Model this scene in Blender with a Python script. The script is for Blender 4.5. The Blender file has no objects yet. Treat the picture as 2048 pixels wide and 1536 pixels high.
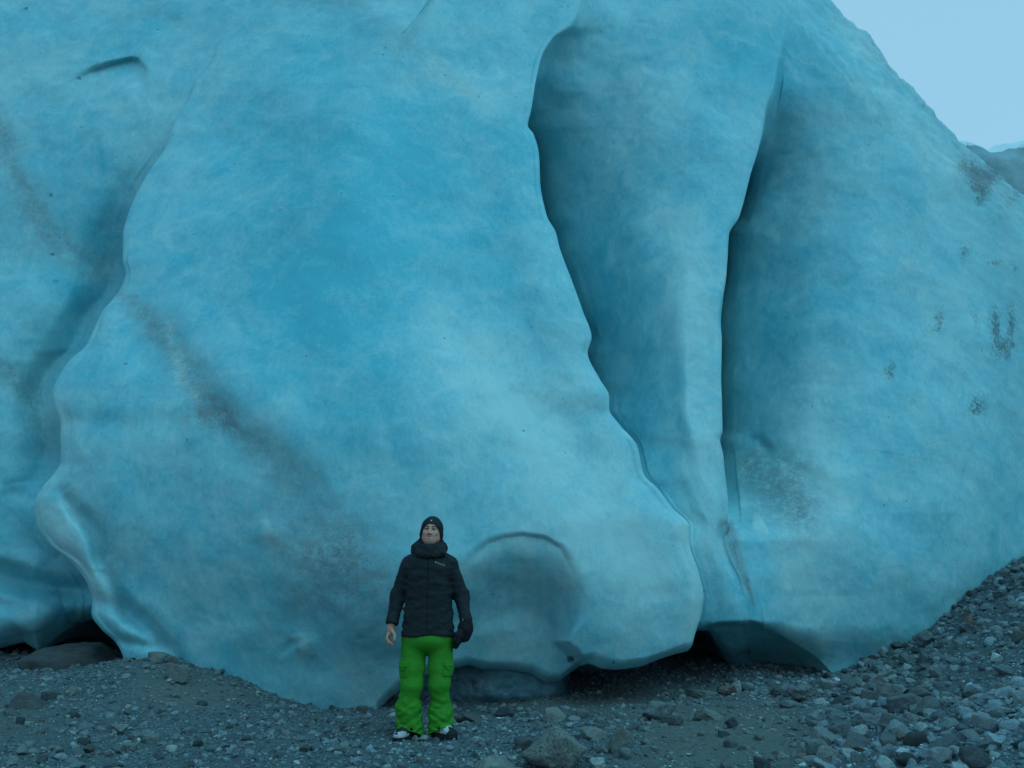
import bpy, math, random, time
import numpy as np
from mathutils import Vector, Matrix
T0 = time.time()
random.seed(7); RNG = np.random.default_rng(7)
SC = bpy.context.scene
COL = SC.collection
R = math.radians

# ------------------------------------------------------------------ camera
PITCH = R(14.0); CZ = 1.22; F = 1607.0
cam = bpy.data.cameras.new('camera'); cam.lens = F / 2048 * 36; cam.sensor_width = 36
cam.clip_end = 3000; cam.clip_start = 0.05
camo = bpy.data.objects.new('camera', cam); COL.objects.link(camo)
camo.location = (0, 0, CZ); camo.rotation_euler = (R(90) + PITCH, 0, 0)
SC.camera = camo

# ------------------------------------------------------------------ world
SUN_EL, SUN_AZ = R(50), R(136)          # azimuth measured from +Y clockwise: behind the photographer
w = bpy.data.worlds.new('World'); SC.world = w; w.use_nodes = True
nt = w.node_tree; nt.nodes.clear()
wo = nt.nodes.new('ShaderNodeOutputWorld'); bg = nt.nodes.new('ShaderNodeBackground')
sk = nt.nodes.new('ShaderNodeTexSky'); sk.sky_type = 'NISHITA'; sk.sun_disc = False
sk.sun_elevation = SUN_EL; sk.sun_rotation = SUN_AZ; sk.air_density = 1.0; sk.dust_density = 1.0
mx = nt.nodes.new('ShaderNodeMix'); mx.data_type = 'RGBA'; mx.inputs[0].default_value = 0.9
# the overcast veil: paler towards the horizon, brighter overhead
tc = nt.nodes.new('ShaderNodeTexCoord'); sp = nt.nodes.new('ShaderNodeSeparateXYZ')
vr = nt.nodes.new('ShaderNodeValToRGB')
vr.color_ramp.elements[0].position = 0.0; vr.color_ramp.elements[0].color = (0.35, 0.66, 0.88, 1)
vr.color_ramp.elements[1].position = 1.0; vr.color_ramp.elements[1].color = (0.18, 0.52, 0.74, 1)
e = vr.color_ramp.elements.new(0.30); e.color = (0.31, 0.60, 0.79, 1); e = vr.color_ramp.elements.new(0.62); e.color = (0.295, 0.585, 0.78, 1); e = vr.color_ramp.elements.new(0.78); e.color = (0.19, 0.53, 0.75, 1)
sc_ = nt.nodes.new('ShaderNodeVectorMath'); sc_.operation = 'SCALE'; sc_.inputs['Scale'].default_value = 11.0
bg.inputs['Strength'].default_value = 0.1
nt.links.new(tc.outputs['Generated'], sp.inputs[0]); nt.links.new(sp.outputs['Z'], vr.inputs[0])
nt.links.new(vr.outputs['Color'], sc_.inputs[0])
nt.links.new(sk.outputs[0], mx.inputs['A']); nt.links.new(sc_.outputs[0], mx.inputs['B'])
nt.links.new(mx.outputs['Result'], bg.inputs[0]); nt.links.new(bg.outputs[0], wo.inputs[0])

sun = bpy.data.lights.new('sun', 'SUN'); sun.energy = 1.05; sun.angle = R(45); sun.color = (0.26, 0.82, 1.0)
suno = bpy.data.objects.new('sun', sun); COL.objects.link(suno)
sd = Vector((math.sin(SUN_AZ) * math.cos(SUN_EL), math.cos(SUN_AZ) * math.cos(SUN_EL), math.sin(SUN_EL)))
suno.rotation_euler = sd.to_track_quat('Z', 'Y').to_euler()

SC.view_settings.view_transform = 'Standard'; SC.view_settings.look = 'None'
SC.view_settings.exposure = 0.0; SC.view_settings.gamma = 1.0
SC.render.engine = 'CYCLES'
SC.cycles.use_denoising = True
SC.cycles.max_bounces = 6; SC.cycles.diffuse_bounces = 4

# ------------------------------------------------------------------ maths helpers
CT, ST = math.cos(PITCH), math.sin(PITCH)
def P(px, py, Y):
    """pixel of the 2048x1536 photo + true distance Y -> world point"""
    px = np.asarray(px, float); py = np.asarray(py, float)
    rx = (px - 1024) / F; ry = -(py - 768) / F
    dy = CT - ST * ry; dz = ST + CT * ry
    s = Y / dy
    return np.stack([rx * s, np.broadcast_to(Y, s.shape) * 1.0, CZ + dz * s], -1)
def proj(p):
    x, y, z = p[..., 0], p[..., 1], p[..., 2] - CZ
    d = y * CT + z * ST; u = -y * ST + z * CT
    return 1024 + F * x / d, 768 - F * u / d

_pt = np.random.default_rng(3).permutation(256); _pt = np.concatenate([_pt, _pt, _pt])
_g = np.random.default_rng(4).normal(size=(256, 3)); _g /= np.linalg.norm(_g, axis=1)[:, None]
def perlin(p):
    pi = np.floor(p).astype(np.int64); pf = p - pi; pi &= 255
    u = pf * pf * pf * (pf * (pf * 6 - 15) + 10)
    r = 0
    for i in (0, 1):
        wx = u[..., 0] if i else 1 - u[..., 0]
        for j in (0, 1):
            wy = u[..., 1] if j else 1 - u[..., 1]
            h2 = _pt[_pt[(pi[..., 0] + i) & 255] + ((pi[..., 1] + j) & 255)]
            for k in (0, 1):
                wz = u[..., 2] if k else 1 - u[..., 2]
                g = _g[_pt[h2 + ((pi[..., 2] + k) & 255)]]
                r = r + wx * wy * wz * (g[..., 0] * (pf[..., 0] - i) + g[..., 1] * (pf[..., 1] - j) + g[..., 2] * (pf[..., 2] - k))
    return r * 1.5
def fbm(p, octv=4, lac=2.03, gain=0.5):
    a, s = 1.0, 0.0
    for o in range(octv):
        s = s + a * perlin(p + 17.3 * o); p = p * lac; a *= gain
    return s
def sst(x):
    x = np.clip(x, 0, 1); return x * x * (3 - 2 * x)
def pchip(xk, yk, x):
    """monotone cubic; yk may be (n,...) arrays"""
    xk = np.asarray(xk, float); yk = np.asarray(yk, float)
    h = np.diff(xk); sh = (-1,) + (1,) * (yk.ndim - 1)
    d = np.diff(yk, axis=0) / h.reshape(sh)
    m = np.zeros_like(yk)
    w1 = (2 * h[1:] + h[:-1]).reshape(sh); w2 = (h[1:] + 2 * h[:-1]).reshape(sh)
    with np.errstate(divide='ignore', invalid='ignore'):
        hm = (w1 + w2) / (w1 / d[:-1] + w2 / d[1:])
    m[1:-1] = np.where(d[:-1] * d[1:] > 0, hm, 0); m[0] = d[0]; m[-1] = d[-1]
    i = np.clip(np.searchsorted(xk, x, side='right') - 1, 0, len(xk) - 2)
    t = (x - xk[i]) / h[i]
    return i, t, h[i], m
def pch(xk, yk, x):
    x = np.asarray(x, float); i, t, h, m = pchip(xk, yk, x); yk = np.asarray(yk, float)
    r = (1 + 2 * t) * (1 - t) ** 2 * yk[i] + t * (1 - t) ** 2 * h * m[i] + t * t * (3 - 2 * t) * yk[i + 1] + t * t * (t - 1) * h * m[i + 1]
    r = np.where(x < xk[0], yk[0] + (x - xk[0]) * m[0], r)
    return np.where(x > xk[-1], yk[-1] + (x - xk[-1]) * m[-1], r)
def seg_dist(px, py, pts):
    """distance and along-parameter to a polyline in (px,py)"""
    best = np.full(px.shape, 1e9); tt = np.zeros(px.shape); sd_ = np.zeros(px.shape)
    n = len(pts) - 1
    for k in range(n):
        (x0, y0), (x1, y1) = pts[k], pts[k + 1]
        dx, dy = x1 - x0, y1 - y0; L2 = dx * dx + dy * dy
        t = np.clip(((px - x0) * dx + (py - y0) * dy) / L2, 0, 1)
        d = np.hypot(px - x0 - t * dx, py - y0 - t * dy)
        m = d < best
        best = np.where(m, d, best); tt = np.where(m, (k + t) / n, tt)
        sd_ = np.where(m, (px - x0) * dy - (py - y0) * dx, sd_)
    return best, tt, sd_

def mesh_np(name, v, f, mats, smooth=True, attrs=None, mat_idx=None):
    """mesh from numpy: v (n,3); f (m,k) with one k"""
    me = bpy.data.meshes.new(name); v = np.asarray(v, np.float32); f = np.asarray(f, np.int32)
    me.vertices.add(len(v)); me.vertices.foreach_set('co', v.ravel())
    k = f.shape[1]
    me.loops.add(f.size); me.loops.foreach_set('vertex_index', f.ravel())
    me.polygons.add(len(f)); me.polygons.foreach_set('loop_start', np.arange(0, f.size, k, dtype=np.int32))
    me.polygons.foreach_set('loop_total', np.full(len(f), k, np.int32))
    if not isinstance(mats, (list, tuple)): mats = [mats]
    for m in mats: me.materials.append(m)
    if mat_idx is not None: me.polygons.foreach_set('material_index', np.asarray(mat_idx, np.int32))
    me.update(calc_edges=True)
    me.polygons.foreach_set('use_smooth', np.full(len(f), smooth, bool))
    for an, av in (attrs or {}).items():
        av = np.asarray(av, np.float32)
        if av.ndim == 1:
            a = me.attributes.new(an, 'FLOAT', 'POINT'); a.data.foreach_set('value', av)
        else:
            a = me.attributes.new(an, 'FLOAT_COLOR', 'POINT')
            a.data.foreach_set('color', np.concatenate([av, np.ones((len(av), 1), np.float32)], 1).ravel())
    me.validate(); return me
def ob(name, me, parent=None, loc=None, **tags):
    o = bpy.data.objects.new(name, me); COL.objects.link(o)
    if parent: o.parent = parent
    if loc is not None: o.location = loc
    for k, v in tags.items(): o[k] = v
    return o
def grid_faces(nu, nv, flip=False):
    a = np.arange(nu * nv).reshape(nv, nu)
    q = np.stack([a[:-1, :-1], a[:-1, 1:], a[1:, 1:], a[1:, :-1]], -1).reshape(-1, 4)
    return q[:, ::-1] if flip else q

# ------------------------------------------------------------------ materials
class N:
    def __init__(s, name, rough=0.6, spec=0.3):
        s.m = bpy.data.materials.new(name); s.m.use_nodes = True; s.t = s.m.node_tree
        s.b = s.t.nodes['Principled BSDF']; s.b.inputs['Roughness'].default_value = rough
        s.b.inputs['Specular IOR Level'].default_value = spec
    def n(s, kind, **kw):
        x = s.t.nodes.new(kind)
        for k, v in kw.items():
            if k.startswith('_'): setattr(x, k[1:], v)
            else: x.inputs[k.replace('_', ' ')].default_value = v
        return x
    def l(s, a, b): s.t.links.new(a, b)
    def attr(s, name): a = s.n('ShaderNodeAttribute'); a.attribute_name = name; return a
    def pos(s, scale=(1, 1, 1), rot=(0, 0, 0), obj=False):
        g = s.n('ShaderNodeTexCoord'); m = s.n('ShaderNodeMapping'); m.inputs['Scale'].default_value = scale
        m.inputs['Rotation'].default_value = rot
        s.l(g.outputs['Object'], m.inputs[0]); return m.outputs[0]
    def noise(s, vec, scale, detail=4, rough=0.55, dist=0.0):
        x = s.n('ShaderNodeTexNoise', Scale=scale, Detail=detail, Roughness=rough, Distortion=dist)
        s.l(vec, x.inputs['Vector']); return x.outputs['Fac']
    def ramp(s, fac, stops):
        r = s.n('ShaderNodeValToRGB'); el = r.color_ramp.elements
        el[0].position, el[0].color = stops[0][0], tuple(stops[0][1]) + (1,)
        el[1].position, el[1].color = stops[-1][0], tuple(stops[-1][1]) + (1,)
        for p, c in stops[1:-1]: q = el.new(p); q.color = tuple(c) + (1,)
        s.l(fac, r.inputs[0]); return r.outputs[0]
    def mr(s, fac, a, b, c=0.0, d=1.0):
        r = s.n('ShaderNodeMapRange'); r.inputs[1].default_value = a; r.inputs[2].default_value = b
        r.inputs[3].default_value = c; r.inputs[4].default_value = d; s.l(fac, r.inputs[0]); return r.outputs[0]
    def math(s, op, a, b):
        r = s.n('ShaderNodeMath', _operation=op)
        for i, q in enumerate((a, b)):
            if isinstance(q, (int, float)): r.inputs[i].default_value = q
            else: s.l(q, r.inputs[i])
        return r.outputs[0]
    def mix(s, fac, a, b, blend='MIX'):
        r = s.n('ShaderNodeMix', _data_type='RGBA', _blend_type=blend)
        for i, q in ((0, fac), ('A', a), ('B', b)):
            if isinstance(q, (int, float)): r.inputs[i].default_value = q
            elif isinstance(q, tuple): r.inputs[i].default_value = q + (1,)
            else: s.l(q, r.inputs[i])
        return r.outputs['Result']
    def bump(s, h, strength=0.5, dist=0.01, prev=None):
        b = s.n('ShaderNodeBump', Strength=strength, Distance=dist); s.l(h, b.inputs['Height'])
        if prev: s.l(prev, b.inputs['Normal'])
        return b.outputs[0]
    def color(s, c): 
        if isinstance(c, tuple): s.b.inputs['Base Color'].default_value = c + (1,)
        else: s.l(c, s.b.inputs['Base Color'])
    def normal(s, b): s.l(b, s.b.inputs['Normal'])

def ice_material(name, deep, mid, white, sss=0.5):
    k = N(name, 0.5, 0.25); p = k.pos()
    ps = k.pos((1, 1, 0.62), (0, R(-35), 0))
    big = k.noise(p, 0.55, 3, 0.5, 0.4); cl = k.noise(p, 2.2, 8, 0.66, 0.9); st = k.noise(ps, 5.0, 6, 0.65, 0.5)
    fine = k.noise(ps, 22, 6, 0.78, 0.6); v = k.math('ADD', k.math('MULTIPLY', cl, 0.52), k.math('MULTIPLY', st, 0.10))
    v = k.math('ADD', v, k.math('MULTIPLY', big, 0.35)); v = k.math('ADD', v, k.math('MULTIPLY', k.math('SUBTRACT', fine, 0.34), 0.40))
    w_ = k.attr('white').outputs['Fac']; v = k.math('ADD', v, k.math('MULTIPLY', w_, 0.30))
    c = k.ramp(v, [(0.415, deep), (0.54, mid), (0.75, white)])
    # grains of grit frozen in, gathered where the dirt attribute is high
    d = k.attr('dirt').outputs['Fac']
    gr = k.noise(p, 42, 4, 0.75); g2 = k.noise(p, 9, 5, 0.7, 0.5)
    soft = k.math('MULTIPLY', d, k.mr(g2, 0.25, 0.58)); c = k.mix(k.math('MULTIPLY', soft, 0.78), c, (0.215, 0.32, 0.335))
    gf = k.math('ADD', k.math('MULTIPLY', d, 0.16), gr); sp_ = k.mr(gf, 0.66, 0.74)
    c = k.mix(k.math('MULTIPLY', sp_, k.mr(d, 0.05, 0.45, 0.0, 0.28)), c, (0.07, 0.10, 0.11))
    s_ = k.attr('spot').outputs['Fac']; sn = k.math('ADD', k.math('MULTIPLY', k.noise(k.pos((1, 1, .5), (0, R(8), 0)), 40, 4, 0.8), .6), k.math('MULTIPLY', k.noise(p, 13, 4, .7, .6), .4))
    c = k.mix(k.math('MULTIPLY', k.mr(k.math('ADD', k.math('MULTIPLY', s_, 0.18), sn), 0.58, 0.70), k.mr(s_, 0.1, 0.7, 0, .75)), c, (0.05, 0.075, 0.08))
    rare = k.noise(p, 15, 2, 0.4); c = k.mix(k.mr(rare, 0.775, 0.79, 0, 0.7), c, (0.05, 0.08, 0.09))
    k.color(c)
    k.b.inputs['Subsurface Weight'].default_value = sss
    k.b.inputs['Subsurface Radius'].default_value = (0.25, 0.8, 1.0); k.b.inputs['Subsurface Scale'].default_value = 0.06
    k.l(k.mr(cl, 0.35, 0.7, 0.40, 0.70), k.b.inputs['Roughness'])
    b1 = k.bump(cl, 0.12, 0.03); b2 = k.bump(k.noise(p, 14, 6, 0.7), 0.20, 0.015, b1); b3 = k.bump(k.noise(p, 70, 3, 0.7), 0.6, 0.006, b2)
    k.normal(b3); return k.m
M_ICE = ice_material('glacier_ice', (0.085, 0.445, 0.535), (0.198, 0.515, 0.580), (0.41, 0.645, 0.65), 0.22)
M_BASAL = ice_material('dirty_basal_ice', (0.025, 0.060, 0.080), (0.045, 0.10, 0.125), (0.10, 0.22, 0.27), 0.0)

def ground_material():
    k = N('moraine_grit', 0.9, 0.15); p = k.pos()
    n1 = k.noise(p, 3.0, 6, 0.6, 0.4); n2 = k.noise(p, 38, 6, 0.72); n3 = k.noise(p, 130, 3, 0.6)
    c = k.ramp(k.math('ADD', k.math('MULTIPLY', n1, 0.4), k.math('MULTIPLY', n2, 0.6)),
               [(0.34, (0.050, 0.072, 0.082)), (0.5, (0.092, 0.122, 0.132)), (0.68, (0.155, 0.195, 0.20))])
    sa = k.attr('sand').outputs['Fac']; sc = k.ramp(n2, [(0.3, (0.105, 0.122, 0.115)), (0.7, (0.155, 0.175, 0.16))])
    c = k.mix(sa, c, sc)
    cs = k.math('MULTIPLY', k.mr(n3, 0.55, 0.75), 0.35); c = k.mix(cs, c, (0.24, 0.25, 0.25))
    fr = k.math('ADD', k.attr('frost').outputs['Fac'], k.math('MULTIPLY', k.math('SUBTRACT', k.noise(p, 24, 8, 0.85), 0.5), 4.0))
    c = k.mix(k.mr(fr, 0.75, 1.4, 0.0, 0.75), c, (0.34, 0.46, 0.50)); k.color(c)
    b = k.bump(n2, 0.9, 0.02); k.normal(k.bump(n3, 0.8, 0.006, b)); return k.m
M_GROUND = ground_material()

def rock_material(name, lo, hi, grain=22, speck=None, frost=True):
    k = N(name, 0.85, 0.2); oi = k.n('ShaderNodeObjectInfo')
    vm = k.n('ShaderNodeVectorMath', _operation='ADD'); k.l(k.pos(), vm.inputs[0]); k.l(oi.outputs['Location'], vm.inputs[1]); p = vm.outputs[0]
    n = k.noise(p, grain, 6, 0.7, 0.3); f = k.noise(p, grain * 6, 3, 0.6)
    c = k.ramp(k.math('ADD', k.math('MULTIPLY', n, .65), k.math('MULTIPLY', f, .35)), [(0.36, lo), (0.64, hi)])
    mp = k.n('ShaderNodeMapping'); mp.inputs['Scale'].default_value = (1, 1, 6); k.l(p, mp.inputs[0])
    c = k.mix(k.mr(k.noise(mp.outputs[0], 9, 4, .6), .45, .7, 0, .45), c, tuple(0.62 * x for x in lo))
    if speck: c = k.mix(k.mr(k.noise(p, 75, 2, 0.5), 0.56, 0.62, 0, .8), c, speck)
    c = k.mix(0.5, c, k.mix(1.0, c, k.ramp(oi.outputs['Random'], [(0, (.65, .7, .75)), (.5, (1, 1, 1)), (1, (1.35, 1.25, 1.12))]), 'MULTIPLY'))
    k.color(c); k.normal(k.bump(f, 0.6, 0.004, k.bump(n, 0.8, 0.02))); return k.m
M_ROCK = rock_material('grey_schist', (0.085, 0.108, 0.118), (0.195, 0.225, 0.228))
M_TAN = rock_material('dusty_tan_stone', (0.12, 0.138, 0.132), (0.215, 0.235, 0.218))
M_DARK = rock_material('dark_slate', (0.045, 0.055, 0.062), (0.095, 0.11, 0.115))
M_PALE = rock_material('pale_stone', (0.19, 0.23, 0.24), (0.33, 0.37, 0.37))
M_RUST = rock_material('rusty_stone', (0.11, 0.075, 0.065), (0.19, 0.16, 0.145))
M_GRANITE = rock_material('speckled_granite', (0.13, 0.145, 0.135), (0.27, 0.29, 0.26), 30, (0.05, 0.06, 0.06))
M_BROWN = rock_material('brown_mud_rock', (0.065, 0.070, 0.070), (0.105, 0.112, 0.108), 14)
def gravel_material():
    k = N('loose_gravel', 0.88, 0.2); c = k.attr('tone').outputs['Color']; n = k.noise(k.pos(), 60, 4, 0.7)
    k.color(k.mix(0.8, c, k.mix(1.0, c, k.ramp(n, [(0.3, (.6, .6, .6)), (.7, (1.3, 1.3, 1.3))]), 'MULTIPLY')))
    k.normal(k.bump(n, .6, .006)); return k.m
M_GRAVEL = gravel_material()
def snow_material():
    k = N('old_frost', 0.7, 0.3); k.color((0.42, 0.54, 0.57)); k.normal(k.bump(k.noise(k.pos(), 90, 3, .6), .5, .004)); return k.m
M_SNOW = snow_material()

# ------------------------------------------------------------------ ground height
GC = np.array([  # px, py, Y
    (1024,1536,6.0),(700,1536,5.95),(300,1536,5.85),(0,1536,5.6),(1400,1536,5.75),(1700,1536,5.35),(2048,1536,4.75),
    (850,1476,7.05),(1150,1476,6.95),(1480,1450,7.1),(1750,1430,7.0),(2048,1330,6.8),(2300,1450,4.4),(2300,1200,6.8),
    (735,1425,8.6),(900,1425,8.75),(1130,1402,9.1),(1300,1395,9.4),(1474,1346,10.3),(1676,1352,10.2),(1700,1335,10.3),
    (1819,1275,10.6),(1889,1205,10.9),(1993,1136,11.1),(2046,1115,11.1),(2300,1000,11.2),(1900,1300,9.0),(2048,1200,9.0),
    (600,1413,8.7),(497,1372,8.6),(390,1335,8.55),(330,1314,8.5),(280,1318,8.5),(230,1335,8.4),(350,1375,8.0),(200,1375,8.0),
    (60,1338,9.4),(-100,1320,9.6),(140,1336,9.8),(40,1300,10.6),(150,1410,7.5),(0,1400,7.7),(0,1460,6.6),(-300,1400,7.5),(-600,1350,8.5),(-400,1536,5.5),
    (500,1440,7.6),(300,1440,7.3),(1300,1435,8.0),(1600,1385,8.9)])
gp = P(GC[:, 0], GC[:, 1], GC[:, 2])
far = []
for x in (-14, -9, -4, 0, 4, 9, 14):
    far.append((x, -3, 0.0 + max(0, x - 3) * 0.06)); far.append((x, 15.5, 0.3 + max(0, x) * 0.12)); far.append((x, 1.5, -0.03 + max(0, x - 2) * 0.12))
far += [(-12, 5, 0.1), (-12, 9, .5), (12, 6, 1.9), (12, 10, 2.6), (-9, 12, .6), (10, 3, 1.0)]
gx = np.concatenate([gp[:, :2], np.array(far)[:, :2]]); gz = np.concatenate([gp[:, 2], np.array(far)[:, 2]])
def _phi(r): return np.sqrt(r * r + 0.35 ** 2)
_D = np.linalg.norm(gx[:, None] - gx[None], axis=-1); n_ = len(gx)
_A = np.zeros((n_ + 3, n_ + 3)); _A[:n_, :n_] = _phi(_D) - 0.02 * np.eye(n_); _A[:n_, n_] = 1; _A[:n_, n_ + 1:] = gx
_A[n_:, :n_] = _A[:n_, n_:].T
_W = np.linalg.solve(_A, np.concatenate([gz, np.zeros(3)]))
def ground0(x, y):
    x = np.asarray(x, float); y = np.asarray(y, float); cx = np.clip(x, -14, 14); cy = np.clip(y, -3, 15.5)
    s = _W[n_] + _W[n_ + 1] * cx + _W[n_ + 2] * cy
    for i in range(n_): s = s + _W[i] * _phi(np.hypot(cx - gx[i, 0], cy - gx[i, 1]))
    out = np.maximum(np.abs(x) - 14, 0) + np.maximum(y - 15.5, 0) + np.maximum(-3 - y, 0)
    return s * np.exp(-out / 40) 
def sand_at(x, y):
    px, py = proj(np.stack([x, y, ground0(x, y)], -1))
    a = np.exp(-((px - 1440) / 190) ** 4 - ((py - 1470) / 75) ** 4)
    b = np.exp(-((px - 370) / 120) ** 2 - ((py - 1385) / 38) ** 2) * 0.9
    c = np.exp(-((px - 1180) / 250) ** 4 - ((py - 1405) / 25) ** 2) * 0.8
    d = np.exp(-((px + 40) / 180) ** 2 - ((py - 1450) / 80) ** 2) * 0.6
    return np.clip(np.maximum.reduce([a, b, c, d]), 0, 1)
def ground(x, y):
    x = np.asarray(x, float); y = np.asarray(y, float)
    q = np.stack([x, y, 0 * x], -1); s = sand_at(x, y)
    near = np.exp(-np.maximum(np.hypot(x, y - 6) - 12, 0) / 5)
    return ground0(x, y) + near * (0.05 * fbm(q * 1.1, 3) + (0.022 - 0.012 * s) * fbm(q * 6, 3) + (0.014 - 0.009 * s) * fbm(q * 22 + 5, 2))
def frost_at(x, y):
    px, py = proj(np.stack([x, y, ground0(x, y)], -1))
    a = np.exp(-((px - 1690) / 110) ** 2 - ((py - 1500) / 40) ** 2) * .75
    b = np.exp(-((px - 2010) / 80) ** 2 - ((py - 1450) / 110) ** 2)
    c = np.exp(-((px - 1525) / 45) ** 2 - ((py - 1388) / 22) ** 2) * .75
    d = np.exp(-((px - 1850) / 120) ** 2 - ((py - 1490) / 35) ** 2) * .9
    e = 0.12 * np.exp(-((px - 980) / 300) ** 2 - ((py - 1520) / 40) ** 2)
    return np.clip(np.maximum.reduce([a, b, c, d, e]), 0, 1)

def build_ground():
    # fine patch
    xs = np.concatenate([np.linspace(-600, -40, 8), np.linspace(-36, -10, 14), np.arange(-9, 9.5, 0.018), np.linspace(10, 36, 14), np.linspace(40, 600, 8)])
    ys = np.concatenate([np.linspace(-400, -30, 7), np.linspace(-25, 2.5, 24), np.arange(2.6, 12, 0.018), np.linspace(12.1, 30, 30), np.linspace(36, 900, 14)])
    X, Y = np.meshgrid(xs, ys); Z = ground(X.ravel(), Y.ravel())
    v = np.stack([X.ravel(), Y.ravel(), Z], -1)
    me = mesh_np('ground', v, grid_faces(len(xs), len(ys)), M_GROUND, True,
                 {'sand': sand_at(v[:, 0], v[:, 1]), 'frost': frost_at(v[:, 0], v[:, 1])})
    ob('ground', me, kind='structure')
build_ground()
def ray_ground(px, py):
    out = []
    for x, y in zip(np.atleast_1d(np.asarray(px, float)), np.atleast_1d(np.asarray(py, float))):
        Ys = np.arange(3.0, 13.5, 0.03); p = P(np.full(Ys.shape, x), np.full(Ys.shape, y), Ys)
        hit = p[:, 2] <= ground0(p[:, 0], p[:, 1]); out.append(p[np.argmax(hit)] if hit.any() else P(x, y, 9.0))
    p = np.array(out); p[:, 2] = ground(p[:, 0], p[:, 1]); return p

# ------------------------------------------------------------------ glacier
C1 = [(640,-350),(600,-100),(540,12),(512,27),(473,55),(441,86),(430,117),(418,137),(391,165),(376,200),(352,238),(332,293),(289,359),(270,395),(254,434),(246,469),(246,520),(252,547),(248,566),(234,590),
      (205,626),(185,667),(167,698),(147,712),(123,743),(104,790),(108,812),(120,849),(121,924),(111,944),(86,975),(70,1012),(75,1050),(97,1092),(122,1110),(145,1128),(178,1177),(184,1200),(182,1227),(203,1260),(232,1285),(248,1318),(270,1400)]
C2 = [(1190,-350),(1160,-60),(1128,50),(1102,78),(1082,120),(1071,172),(1063,221),(1057,251),(1068,267),(1079,309),(1082,368),(1095,433),(1112,465),(1120,498),(1142,560),(1163,620),(1182,676),
      (1175,706),(1198,758),(1217,795),(1217,818),(1240,850),(1275,890),(1290,950),(1315,975),(1345,1015),(1379,1052),(1379,1080),(1399,1148),(1407,1195),(1403,1223),(1391,1266),(1384,1291),(1350,1330),(1330,1400)]
C3 = [(1600,-350),(1570,0),(1540,150),(1530,221),(1524,270),(1514,309),(1501,352),(1490,397),(1478,436),(1458,470),(1455,515),(1452,554),(1446,593),(1441,643),(1444,686),(1443,758),(1445,812),(1445,862),
      (1440,880),(1446,908),(1450,948),(1456,1000),(1457,1030),(1452,1070),(1462,1110),(1485,1160),(1500,1250),(1510,1400)]
SKY = [(-3000,-420),(1350,-420),(1550,-150),(1600,-50),(1651,0),(1690,34),(1703,46),(1732,62),(1752,91),(1778,124),(1810,163),(1846,202),(1872,231),(1921,280),(1950,306),(1996,345),(2048,394),(2200,520),(2500,800),(3000,1150)]
def cv(c, py):
    a = np.array(c, float); return pch(a[:, 1], a[:, 0], py)
ROWS = [-420, 0, 300, 600, 900, 1100, 1250, 1340, 1450]
def tab(vals):
    return lambda py: pch(ROWS, vals, py)
Y_M  = tab([12.3, 10.4, 9.35, 8.60, 8.15, 8.15, 8.35, 8.60, 8.8])     # lobe middle
Y_LE = tab([12.4, 10.7, 9.85, 9.05, 8.60, 8.65, 8.70, 8.75, 8.8])     # lobe near its left edge
Y_RE = tab([12.5, 10.9, 9.85, 9.15, 8.72, 8.55, 8.58, 8.66, 8.8])     # lobe near its right edge
Y_L  = tab([13.2, 11.1, 10.4, 10.05, 9.85, 9.85, 10.0, 10.2, 10.3])    # left mass
Y_C  = tab([13.1, 11.5, 10.65, 9.98, 9.48, 9.28, 9.38, 9.6, 9.7])    # column
Y_R  = tab([13.6, 11.9, 11.2, 10.65, 10.15, 10.0, 10.1, 10.4, 10.5])  # right mass
Y_RR = tab([15.0, 13.2, 12.2, 11.4, 11.0, 11.0, 11.2, 11.3, 11.4])
f1 = lambda py: pch([-420, 0, 100, 460, 1240, 1330, 1450], [0, 0, .12, 1, 1, .8, .8], py)
f2 = lambda py: pch([-420, 30, 130, 300, 1280, 1450], [0, 0, .35, 1, 1, 1], py)
f3 = lambda py: pch([-420, 170, 260, 400, 1000, 1085, 1450], [0, 0, .45, 1, 1, 0, 0], py)
s1 = lambda py: pch([-420, 0, 250, 400, 560, 900, 1000, 1100, 1450], [0, 0, .1, .6, 1.7, 1.2, .6, .8, .8], py)
s2 = lambda py: pch([-420, 40, 130, 300, 700, 1000, 1250, 1450], [0, 0, .5, 1.7, 2.0, 1.5, 1.2, 1.2], py)
s3 = lambda py: pch([-420, 170, 260, 450, 700, 950, 1085, 1450], [0, 0, .5, 1.4, 2.0, 1.5, 0, 0], py)
DB = lambda py: pch([-420, 20, 150, 280, 450, 700, 820, 920, 1020, 1100, 1450], [0, .05, .50, 1.2, 1.95, 1.95, 1.3, .6, .2, .04, .04], py)
DC = lambda py: pch([-420, 60, 200, 400, 600, 850, 960, 1085, 1450], [0, .05, .40, 1.4, 1.95, 1.9, 1.2, .10, 0], py)
def cvs(c, py, wd=110):
    d = np.linspace(-1, 1, 11); h = np.cos(d * math.pi / 2) ** 2; h /= h.sum()
    return sum(cv(c, py + wd * a) * b for a, b in zip(d, h))
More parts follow.
